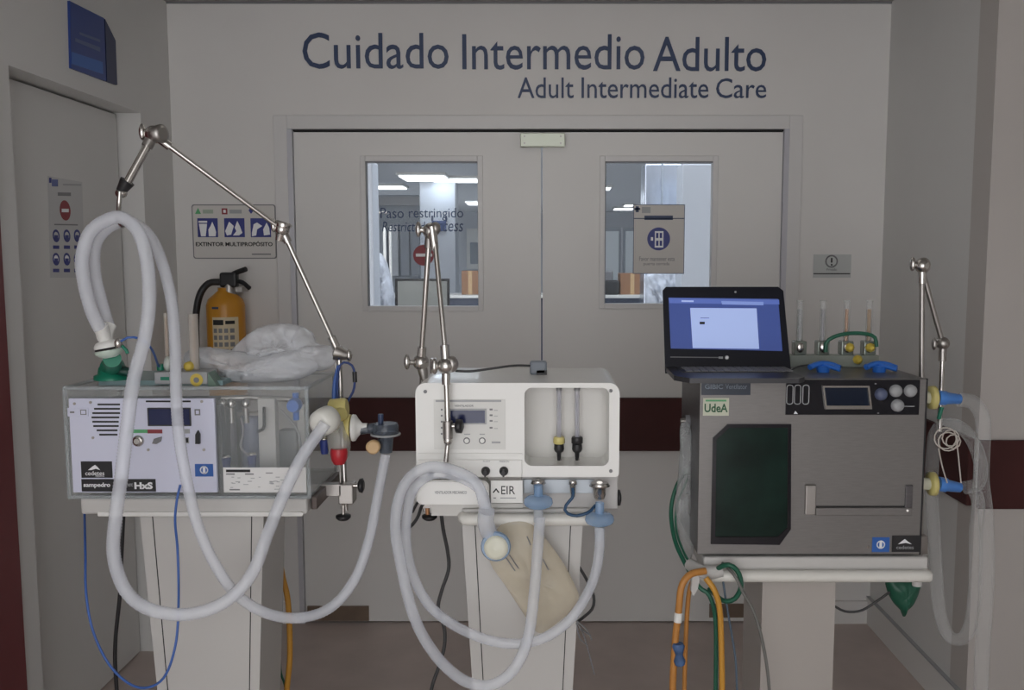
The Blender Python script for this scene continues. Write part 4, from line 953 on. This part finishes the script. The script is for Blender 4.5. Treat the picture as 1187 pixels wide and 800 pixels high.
o = MB().ptube([(500, 580, 2.35), (490, 585, 2.3), (484, 600, 2.25), (474, 612, 2.22), (462, 614, 2.2)], 2, m_cable).ptube([(488, 577, 2.3), (482, 586, 2.28), (478, 594, 2.26)], 1.6, m_cable).build('short_cable'); o['label'] = 'short black cable curling at the lower left of the cream ventilator'; o['category'] = 'cable'

# ============================================================ RIGHT VENTILATOR
q = thing('stainless_ventilator', 'stainless steel box ventilator with dark window at the right', 'ventilator', (P(940, 646, Y3).x, Y3 + .15, P(940, 646, Y3).z))
x0, z0, x1, z1 = R4(810, 439, 1070, 643, Y3); dp3 = .29; fz = P(940, 646, Y3).z
MB().box(x0, Y3 + .004, z0, x1, Y3 + dp3, z1, m_brushd, .003).build('case', q)
ff = MB().box(x0, Y3, z0 + .001, x1, Y3 + .004, z1 - .001, m_brush, .0012).build('front_panel', q)
for a in (x0 + .04, x1 - .04):
    for b_ in (Y3 + .04, Y3 + dp3 - .04): MB().cyl((a, b_, fz), (a, b_, z0), .014, m_black).build('foot', q)
MB().box(x1 - .001, Y3 - .001, z0, x1 + .003, Y3 + .006, z1, m_black).build('edge_gasket', q)
# window
outer = [(826, 507.5), (843, 491.5), (916.5, 491.5), (916, 613), (903, 631), (823.5, 630)]
inner = [(830, 509.5), (845, 495.5), (913, 495.5), (912.5, 611), (901, 622), (828.5, 622)]
wq = MB(); frame_prism(wq, [(P(a, b_, Y3).x, P(a, b_, Y3).z) for a, b_ in outer][::-1], [(P(a, b_, Y3).x, P(a, b_, Y3).z) for a, b_ in inner][::-1], Y3 - .006, Y3, m_blackg)
wo = wq.build('window_frame', q)
wg = MB().pprism(inner[::-1], Y3 - .003, .0028, m_dglass).build('glass', wo, label='dark green glass')
# control strip
cs = MB().pbox(911, 440.5, 1066, 481, Y3 - .003, .003, m_blackg, .0006).build('control_strip', q)
YC = Y3 - .003
for a in (915.5, 924.5, 934):
    m = MB(); x_0, z_0, x_1, z_1 = R4(a - 4, 446, a + 4, 469, YC); inn = loop_pts(x_0 + .002, z_0 + .002, x_1 - .002, z_1 - .002, .005, 5); out = loop_pts(x_0, z_0, x_1, z_1, .007, 5)
    frame_prism(m, out, inn, YC - .0015, YC, m_greyl); m.build('gauge_slot', cs)
m = MB(); frame_prism(m, [(P(a, b_, YC).x, P(a, b_, YC).z) for a, b_ in [(953, 447), (1007, 447), (1010, 474), (956, 474)]][::-1], [(P(a, b_, YC).x, P(a, b_, YC).z) for a, b_ in [(955, 449), (1005, 449), (1007.5, 470), (957.5, 470)]][::-1], YC - .006, YC, m_steel)
dq = m.build('display_bezel', cs); MB().pprism([(955, 449), (1005, 449), (1007.5, 470), (957.5, 470)][::-1], YC - .002, .0018, mat('lcd_dark', (.008, .014, .03), .15)).build('display', dq)
for a, b_, mt in ((1021, 457, mat('slate_button', (.10, .12, .20), .4)), (1038, 453, m_greyl), (1055, 453, m_greyl), (1040, 470, m_greyl)):
    c = P(a, b_, YC); MB().lathe(c, (0, -1, 0), [(0, 7.4 * k(Y3)), (.006, 7.2 * k(Y3)), (.009, 6 * k(Y3)), (.012, 5.4 * k(Y3)), (.0125, 1 * k(Y3))], mt).build('button', cs)
m = MB().pprism([(920, 480), (922, 476.5), (925, 480)], YC - .0006, .0006, m_print)
for a, b_ in ((1015, 445), (1018, 479), (1046, 471.2)): m.dec(a - (8 if a > 1040 else 1), b_ - .5, a + (14 if a > 1040 else 1), b_ + .4, YC, m_greyl)
m.build('print', cs)
# door pull : raised L plates around a shallow tray
m = MB().pbox(934, 563, 946, 597, Y3 - .012, .012, m_steeld, .002).pbox(946, 589, 1057, 598, Y3 - .008, .008, m_brush, .002).pbox(1050, 563, 1058, 589, Y3 - .006, .006, m_brushd, .001)
m.dec(946, 586.5, 1050, 588.8, Y3, m_dark).dec(1049, 566, 1051, 588, Y3, m_dark); m.build('pull_handle', q)
MB().ptext('', 0, 0, 1, 1, Y3, m_dark) if False else None
m = MB(); badge(m, 813, 442, 870, 458, Y3, mat('nameplate', (.02, .03, .05), .3)); m.ptext('GIBIC', 817, 445.5, 838, 451, Y3 - .0013, mat('plate_text', (.18, .22, .27), .4), bold=.02).ptext('Ventilator', 841, 445.5, 866, 451, Y3 - .0013, MATS['plate_text']); m.build('name_plate', q, label='dark name plate')
m = MB(); badge(m, 815, 461.5, 845, 482, Y3, mat('udea_sticker', (.58, .60, .48), .6)); m.ptext('UdeA', 816.5, 468, 843.5, 478, Y3 - .0013, mat('udea_green', (.015, .10, .04), .5), bold=.02).dec(818, 463.5, 842, 465.5, Y3 - .0012, m_greenp); m.build('sticker', q, label='cream sticker reading UdeA in green')
m = MB(); badge(m, 1011, 623, 1031, 640, Y3, m_blue2); c = P(1021, 631.5, Y3 - .0013); m.ring(c, (0, 1, 0), 4.4 * k(Y3), .8 * k(Y3), m_print, 24, 4).dec(1019.5, 628, 1022.5, 635, Y3 - .0013, m_print); m.build('sticker', q, label='blue sticker with white round emblem')
m = MB(); badge(m, 1034, 621, 1066, 640, Y3, m_black); m.pprism([(1041, 631), (1046, 627), (1049, 625), (1052, 627.5), (1057, 631), (1050, 629.5)], Y3 - .0018, .0005, m_print); m.ptext('cedetes', 1039, 632.5, 1059, 636.5, Y3 - .0013, m_greyl); m.build('sticker', q, label='black sticker with white mountain emblem')
c = P(1006, 634, Y3); MB().cyl(c, c - Vector((0, .002, 0)), .003, m_steel).build('screw', q); MB().cyl(P(1052, 592, Y3 - .008), P(1052, 592, Y3 - .01), .003, m_steeld).build('screw', q)
# left side things
c = P(793, 488, Y3 + .15); MB().cyl((x0, c.y, c.z), (x0 - .012, c.y, c.z), .016, m_grey).cyl((x0 - .01, c.y, c.z), (x0 - .024, c.y, c.z), .007, m_steeld).build('side_inlet', q)
# side ports right
for pz in (461, 561):
    c = P(1078, pz, Y3 + .08)
    m = MB().cyl((x1, c.y, c.z), (c.x + .004, c.y, c.z), .016, mat('port_cream', (.6, .6, .48), .3)).lathe(c + Vector((-.004, 0, 0)), (1, 0, 0), [(0, .012), (.003, .03), (.016, .031), (.019, .02)], m_yfit).lathe((x1 - .002, c.y - .02, c.z), (0, -1, 0), [(0, .008), (.012, .008)], m_green)
    m.build('side_port', q)
for (a, b_, c_, d), lb in (((1087, 461, 1116, 463), 'blue tapered hose connector on the upper right port of the stainless ventilator'), ((1088, 561, 1122, 567), 'blue tapered hose connector on the lower right port of the stainless ventilator')):
    o = MB().lathe(P(a, b_, Y3 + .08), P(c_, d, Y3 + .08) - P(a, b_, Y3 + .08), [(0, .019), (.02, .0185), (.022, .016), (.058, .0125), (.06, .010)], m_bluev).build('hose_connector'); o['label'] = lb; o['category'] = 'connector'
def port_hose(name, label, pts, r, mt, **kw): return hose(name, label, pts, r, mt, **kw)
YH = Y3 + .08
port_hose('clear_hose', 'clear hose dropping from the upper blue connector along the right wall corner', [(1112, 463, YH), (1128, 467, YH), (1139, 485, YH), (1139, 520, YH), (1138, 555, YH), (1142, 590, YH), (1144, 630, YH), (1143, 690, YH), (1139, 750, YH), (1136, 830, YH)], 8.5, m_clearh, corr=.03)
port_hose('clear_hose', 'clear hose looping beside the right side of the stainless ventilator from its lower connector', [(1117, 566, YH), (1134, 560, YH), (1136, 535, YH), (1124, 506, YH), (1104, 492, YH), (1086, 500, YH), (1081, 530, YH + .01), (1080, 580, YH + .05), (1084, 640, YH + .06), (1088, 700, YH + .06), (1098, 735, YH + .06), (1116, 740, YH + .05), (1127, 715, YH + .04), (1131, 660, YH + .03), (1131, 620, YH + .03), (1134, 585, YH + .01), (1130, 570, YH)], 7.5, m_clearh, corr=.03)
m = MB(); m_wire = mat('white_wire', (.6, .55, .5), .5)
for i in range(4):
    cx, cy, rr = 1096 + i * 3, 508 + (i % 2) * 4, 13 - i * 1.5
    m.ptube([(cx + rr * math.cos(t * .7 + i), cy + rr * .95 * math.sin(t * .7 + i), YH + .004 * i - .02) for t in range(10)], .8, m_wire, n=6)
m.ptube([(1108, 505, YH - .02), (1111, 530, YH - .02), (1114, 560, YH - .03)], .8, m_wire, n=6).ptube([(1088, 520, YH - .02), (1092, 540, YH - .02), (1098, 560, YH - .03)], .8, m_wire, n=6)
o = m.build('coiled_wire'); o['label'] = 'thin pale wire coiled inside the loop of clear hose'; o['category'] = 'wire'
o = MB().ptube([(1092, 472, 2.35), (1090, 478, 2.35), (1088, 486, 2.35)], 2.4, m_teal).build('thin_green_tube'); o['label'] = 'tiny green tube end below the upper blue connector'; o['category'] = 'tube'

# right arm
q = thing('support_arm', 'folded chrome support arm rising behind the right side of the stainless ventilator', 'support arm', P(1070, 640, Y3 + .2))
YB = Y3 + .2
a0, a1, a2, a3 = P(1067, 640, YB), P(1069, 308, YB), P(1093, 398, YB + .04), P(1089, 500, YB + .04)
MB().cyl(a0, a1, .0068, m_steeld).cyl(a1, a1.lerp(a0, .06), .0105, m_steel).build('pole', q)
MB().cyl(a1 + Vector((.008, .02, -.01)), a2 + Vector((-.004, 0, .01)), .007, m_steeld).build('upper_rod', q)
MB().cyl(a2, a3, .0068, m_steel).cyl(a2, a2.lerp(a3, .2), .0105, m_steeld).build('lower_rod', q)
m = MB(); joint(m, a1, .02, (-.026, 0, .004)); m.ell(a1 + Vector((.008, .01, .0)), (.018, .018, .022), m_steeld); m.build('joint', q)
m = MB(); joint(m, a2, .018, (-.024, 0, -.002), m_steeld); m.build('joint', q)
MB().box(x1 + .001, YB - .02, a0.z, a0.x + .012, YB + .02, a0.z + .05, m_steeld, .003).build('clamp', q)

# laptop ------------------------------------------------
q = thing('laptop', 'open black laptop with blue screen on top of the stainless ventilator', 'laptop', (P(850, 437, Y3 + .1).x, Y3 + .12, z1))
zb = z1 + .001; th_ = .012
bx0, bx1 = P(771, 434, Y3 + .12).x, P(921, 436, Y3 + .02).x
pl = [(bx0 + .03, Y3 - .09), (bx1 - .02, Y3 - .09), (bx1, Y3 - .065), (bx1 - .012, Y3 + .155), (bx0 + .004, Y3 + .155), (bx0, Y3 - .04)]
n = len(pl)
MB().add([(x, y, zb) for x, y in pl] + [(x, y, zb + th_) for x, y in pl], [list(range(n))[::-1], list(range(n, 2 * n))] + [[i, (i + 1) % n, n + (i + 1) % n, n + i] for i in range(n)], mat('laptop_base', (.05, .05, .055), .35, metal=.3)).build('base', q)
m = MB(); m.box(bx0 + .03, Y3 + .02, zb + th_, bx1 - .03, Y3 + .12, zb + th_ + .002, m_black)
for r_ in range(5):
    for cI in range(14): xx = bx0 + .04 + cI * .0195; m.box(xx, Y3 + .022 + r_ * .018, zb + th_ + .002, xx + .016, Y3 + .036 + r_ * .018, zb + th_ + .004, m_grey)
m.build('keyboard', q)
# lid quad, top leans back
def lid(px, py, dy=0):       # point on the lid plane: y grows with height
    f_ = (432 - py) / 100.; return P(px, py, Y3 + .13 + .07 * f_ + dy)
LQ = [(771, 433), (768, 337), (772, 332.5), (902, 332.5), (908, 337), (917, 430)]
def quad(m, pts, th0, th1, mt):
    vs = [lid(a, b_, th0) for a, b_ in pts] + [lid(a, b_, th1) for a, b_ in pts]; n = len(pts)
    m.add(vs, [list(range(n)), list(range(n, 2 * n))[::-1]] + [[i, n + i, n + (i + 1) % n, (i + 1) % n] for i in range(n)], mt)
ld = MB(); quad(ld, LQ, 0, .012, mat('laptop_bezel', (.008, .009, .016), .35, spec=.3)); ld = ld.build('lid', q)
m = MB(); quad(m, [(777.5, 404), (775, 345), (902, 346.5), (907, 407)], -.001, 0, m_scr)
quad(m, [(803, 403.5), (800, 357), (877, 357.5), (880, 404.5)], -.002, -.001, m_scrw)
quad(m, [(776, 351.5), (775, 345.5), (903, 347.5), (903.5, 353)], -.0018, -.001, mat('screen_tool', (.09, .14, .42), .4, emit=.5))
quad(m, [(790, 350), (790, 348), (804, 348.3), (804, 350.2)], -.0026, -.002, m_scrw); quad(m, [(837, 353), (836, 349), (885, 350), (885, 354)], -.0026, -.002, mat('screen_tabs', (.2, .28, .6), .4, emit=.5))
quad(m, [(811, 376), (811, 373), (817, 373), (817, 376)], -.0026, -.002, m_black); quad(m, [(812, 369), (812, 368.3), (822, 368.4), (822, 369.1)], -.0026, -.002, m_scr)
m.build('screen', ld)
c = lid(852.5, 338.5, -.001); MB().cyl(c, c - Vector((0, .001, 0)), .003, m_greyl).build('webcam', ld)
c = lid(842.5, 414.5, -.001); MB().cyl(c, c - Vector((0, .001, 0)), .0055, m_greyl).cyl(c - Vector((0, .001, 0)), c - Vector((0, .0016, 0)), .0035, m_print).build('round_logo', ld)
m = MB(); quad(m, [(777, 414.5), (777, 413.4), (833, 414), (833, 415)], -.001, 0, m_grey); quad(m, [(833, 415.8), (833, 413.4), (838, 413.5), (838, 416)], -.001, 0, m_greyl); m.build('trim_line', ld)
m = MB(); c0, c1 = lid(785, 433), lid(905, 433); m.cyl(c0 + Vector((0, .005, -.004)), c1 + Vector((0, .005, -.004)), .008, m_black).build('hinge', q)

# flow manifold on top, right
q = thing('flowmeter_block', 'manifold bar with four glass flow tubes on top of the stainless ventilator', 'flowmeter', (P(966, 424, Y3 + .24).x, Y3 + .24, z1))
YK = Y3 + .235
a, _, b_, _ = R4(916, 411, 1019, 424, YK); zk = P(960, 412, YK).z
MB().box(a, YK, z1, b_, YK + .045, zk, mat('manifold_grey', (.30, .33, .29), .35, metal=.2), .002).build('manifold_bar', q)
m_gl = mat('flow_glass', (.55, .56, .55), .1, alpha=.3)
for i, (px, rod) in enumerate(((926.5, m_greyl), (953, m_can), (980.5, m_copper), (1006.5, mat('amber_rod', (.35, .18, .04), .4)))):
    c = P(px, 395, YK + .02); t2 = P(px, 350, YK + .02); c.z = max(c.z, zk)
    fq = MB().cyl((c.x, YK + .02, c.z), (c.x, YK + .02, t2.z), .0085, m_gl).cyl((c.x, YK + .02, c.z), (c.x, YK + .02, t2.z - .02), .0048, rod).build('flow_tube', q)
    MB().cyl((c.x, YK + .02, t2.z), (c.x, YK + .02, t2.z + .004), .0095, m_gl).build('tube_cap', fq)
    MB().box(c.x - .0165, YK + .002, zk, c.x + .0165, YK + .038, c.z, mat('smoky_block', (.22, .25, .22), .15, metal=.3), .003).build('block', q)
    MB().ell((c.x - .003, YK + .0, zk + (c.z - zk) * .55), (.011, .006, (c.z - zk) * .38), m_steel).build('needle_valve', q)
for a, b_ in ((985, 403), (1009, 403), (994.5, 417)):
    c = P(a, b_, YK - .005); MB().lathe(c + Vector((0, .012, 0)), (0, -1, 0), [(0, .01), (.004, .013), (.014, .013), (.02, .009), (.024, .005)], m_yfit2, 8).build('fitting', q, label='yellow hexagonal fitting')
o = MB().ptube([(957, 408, YK - .01), (958, 397, YK - .01), (968, 390, YK - .01), (985, 386.5, YK - .01), (1003, 387, YK - .01), (1014, 391, YK - .01), (1016, 402, YK - .01)], 2.3, m_green).build('green_tube'); o['label'] = 'dark green tube arching between flow tubes on the stainless ventilator'; o['category'] = 'tube'
for a, lb in ((954, 'bright blue lever knob on top of the stainless ventilator, beside the laptop'), (1019, 'bright blue lever knob on top of the stainless ventilator, at its right end')):
    c = P(a, 428, Y3 + .13); q = thing('blue_lever_knob', lb, 'knob', (c.x, c.y, z1))
    MB().cyl((c.x, c.y, z1), (c.x, c.y, z1 + .016), .016, m_bluef, .019).build('hub', q)
    MB().tube([(c.x - .04, c.y - .015, z1 + .014), (c.x - .01, c.y, z1 + .022), (c.x + .02, c.y + .004, z1 + .02), (c.x + .042, c.y - .01, z1 + .012)], .0075, m_bluef).tube([(c.x - .025, c.y + .03, z1 + .012), (c.x, c.y, z1 + .018), (c.x + .035, c.y - .03, z1 + .01)], .006, m_bluef).build('lever', q)
o = MB().ptube([(915, 431, Y3 + .1), (925, 425, Y3 + .14), (940, 423, Y3 + .19), (960, 422, Y3 + .21)], 1, m_cable).build('thin_cable'); o['label'] = 'thin cable lying behind the laptop base'; o['category'] = 'cable'

# rail end bracket, hoses at the left of the right cart
q = thing('hose_bracket', 'white plastic hose bracket at the left end of the right cart rail', 'bracket', P(808, 688, Y3 - .01))
MB().tube([P(800, 655, Y3 + .02), P(812, 662, Y3 - .02), P(822, 664, Y3 - .02), P(836, 662, Y3 - .015)], .017, m_cartw).build('tube_end', q)
MB().pprism([(803, 665), (808, 662), (812, 668), (809, 684), (804, 692), (801, 686)], Y3 - .03, .02, m_cartw, .002).build('hook', q)
o = MB().puff([(789, 492), (800, 494), (803, 530), (802, 575), (806, 620), (800, 650), (791, 640), (782, 600), (786, 550), (788, 520)], Y3 + .12, .014, mat('grey_film', (.45, .47, .47), .25, alpha=.4, noise=.3, scale=14, bump=.5), amp=.3, seed=8).build('empty_bag'); o['label'] = 'limp clear grey bag hanging on the left side of the stainless ventilator'; o['category'] = 'bag'
def line(name, label, pts, r, mt, cat='hose'):
    o = MB().ptube(pts, r, mt).build(name); o['label'] = label; o['category'] = cat; return o
line('gas_hose', 'green gas hose bowing out at the left side of the stainless ventilator', [(800, 545, 2.36), (786, 560, 2.35), (778, 590, 2.33), (782, 625, 2.28), (795, 655, 2.22), (810, 680, 2.18), (822, 690, 2.17), (829, 715, 2.17), (830, 760, 2.17), (829, 830, 2.17)], 2.6, m_green)
line('gas_hose', 'thin green tube beside the grey bag on the stainless ventilator', [(797, 555, 2.33), (785, 585, 2.32), (784, 615, 2.3), (795, 645, 2.24), (808, 660, 2.2), (815, 665, 2.19)], 1.4, m_green, 'tube')
line('gas_hose', 'orange gas hose with white tape hanging left of the right cart', [(818, 662, 2.16), (800, 666, 2.15), (790, 680, 2.14), (787, 705, 2.14), (783, 740, 2.14), (780, 790, 2.14), (779, 850, 2.14)], 4.2, m_orange)
line('gas_hose', 'thinner orange gas hose just right of the taped one', [(806, 667, 2.2), (799, 685, 2.2), (796, 720, 2.2), (794, 770, 2.2), (792, 850, 2.2)], 2.8, m_orange)
line('gas_hose', 'bright yellow gas hose hanging in front of the green one left of the right pedestal', [(818, 670, 2.14), (828, 684, 2.13), (834, 705, 2.13), (836, 740, 2.13), (837, 790, 2.13), (837, 850, 2.13)], 3.6, m_yel)
line('gas_hose', 'green hose coiled once around the rail of the right cart', [(828, 665, 2.2), (834, 658, 2.17), (846, 655, 2.15), (856, 664, 2.15), (859, 680, 2.15), (852, 694, 2.16), (840, 697, 2.17), (830, 690, 2.2), (822, 682, 2.22)], 3, m_green)
line('power_cord', 'grey power cord falling from the coiled green hose beside the right pedestal', [(834, 650, 2.22), (850, 665, 2.14), (862, 688, 2.13), (874, 710, 2.13), (884, 745, 2.13), (891, 790, 2.13), (894, 850, 2.13)], 1.9, mat('cord_grey', (.16, .16, .15), .5), 'cable')
line('thin_cable', 'blue grey thin cable between the yellow hose and the right pedestal', [(838, 672, 2.18), (842, 700, 2.18), (848, 735, 2.18), (853, 770, 2.18), (855, 830, 2.18)], 1.3, mat('cord_blue', (.10, .14, .19), .5), 'cable')
line('thin_cable', 'dark thin cable sagging between the right pedestal and the green bag', [(966, 702, 2.34), (980, 709, 2.34), (998, 708, 2.34), (1015, 698, 2.34), (1032, 686, 2.32)], 1.5, m_cable, 'cable')
o = MB().lathe(P(786.5, 710, 2.14), P(785.5, 722, 2.14) - P(786.5, 710, 2.14), [(0, .0105), (.024, .0105)], m_white).build('white_tape'); o['label'] = 'white tape wrapped around the orange gas hose'; o['category'] = 'tape'
o = MB().lathe(P(786, 746, 2.13), (.1, 0, -1), [(0, .012), (.008, .016), (.02, .012), (.03, .009), (.045, .015), (.055, .012)], mat('blue_tape', (.06, .12, .26), .6, noise=.3, scale=40), 12).build('blue_clip'); o['label'] = 'blue wrapped clip around the two orange gas hoses'; o['category'] = 'clip'
q = thing('green_bag', 'dark green pointed breathing bag hanging under the right end of the right cart', 'bag', P(1046, 714, Y3 + .1))
MB().puff([(1027, 668), (1046, 666), (1067, 668), (1065, 684), (1058, 700), (1050, 708), (1047, 715), (1044, 708), (1035, 698), (1028, 684)], Y3 + .13, .03, mat('bag_green', (.01, .085, .05), .45), amp=.08, seed=6).build('bag_body', q)
c = P(1063, 670, Y3 + .02); MB().cyl(c + Vector((0, -.0, .005)), c + Vector((0, -.0, -.02)), .012, m_cartw).build('rail_foot', q)

# repeats of a kind carry one group phrase
GROUPS = {'equipment_cart': 'white equipment carts', 'support_arm': 'jointed chrome support arms', 'breathing_hose': 'corrugated breathing hoses',
          'clear_hose': 'clear hoses at the right', 'gas_hose': 'coloured gas hoses', 'power_cord': 'power cords', 'thin_cable': 'thin cables',
          'blue_lever_knob': 'blue lever knobs', 'hose_connector': 'blue hose connectors', 'drip_pole': 'drip poles in the ward',
          'cardboard_box': 'cardboard boxes on the counter', 'glazed_partition': 'lit doorways in the ward', 'flowmeter_block': 'flowmeter blocks'}
for o in bpy.data.objects:
    g = GROUPS.get(o.name.split('.')[0])
    if g and not o.parent: o['group'] = g
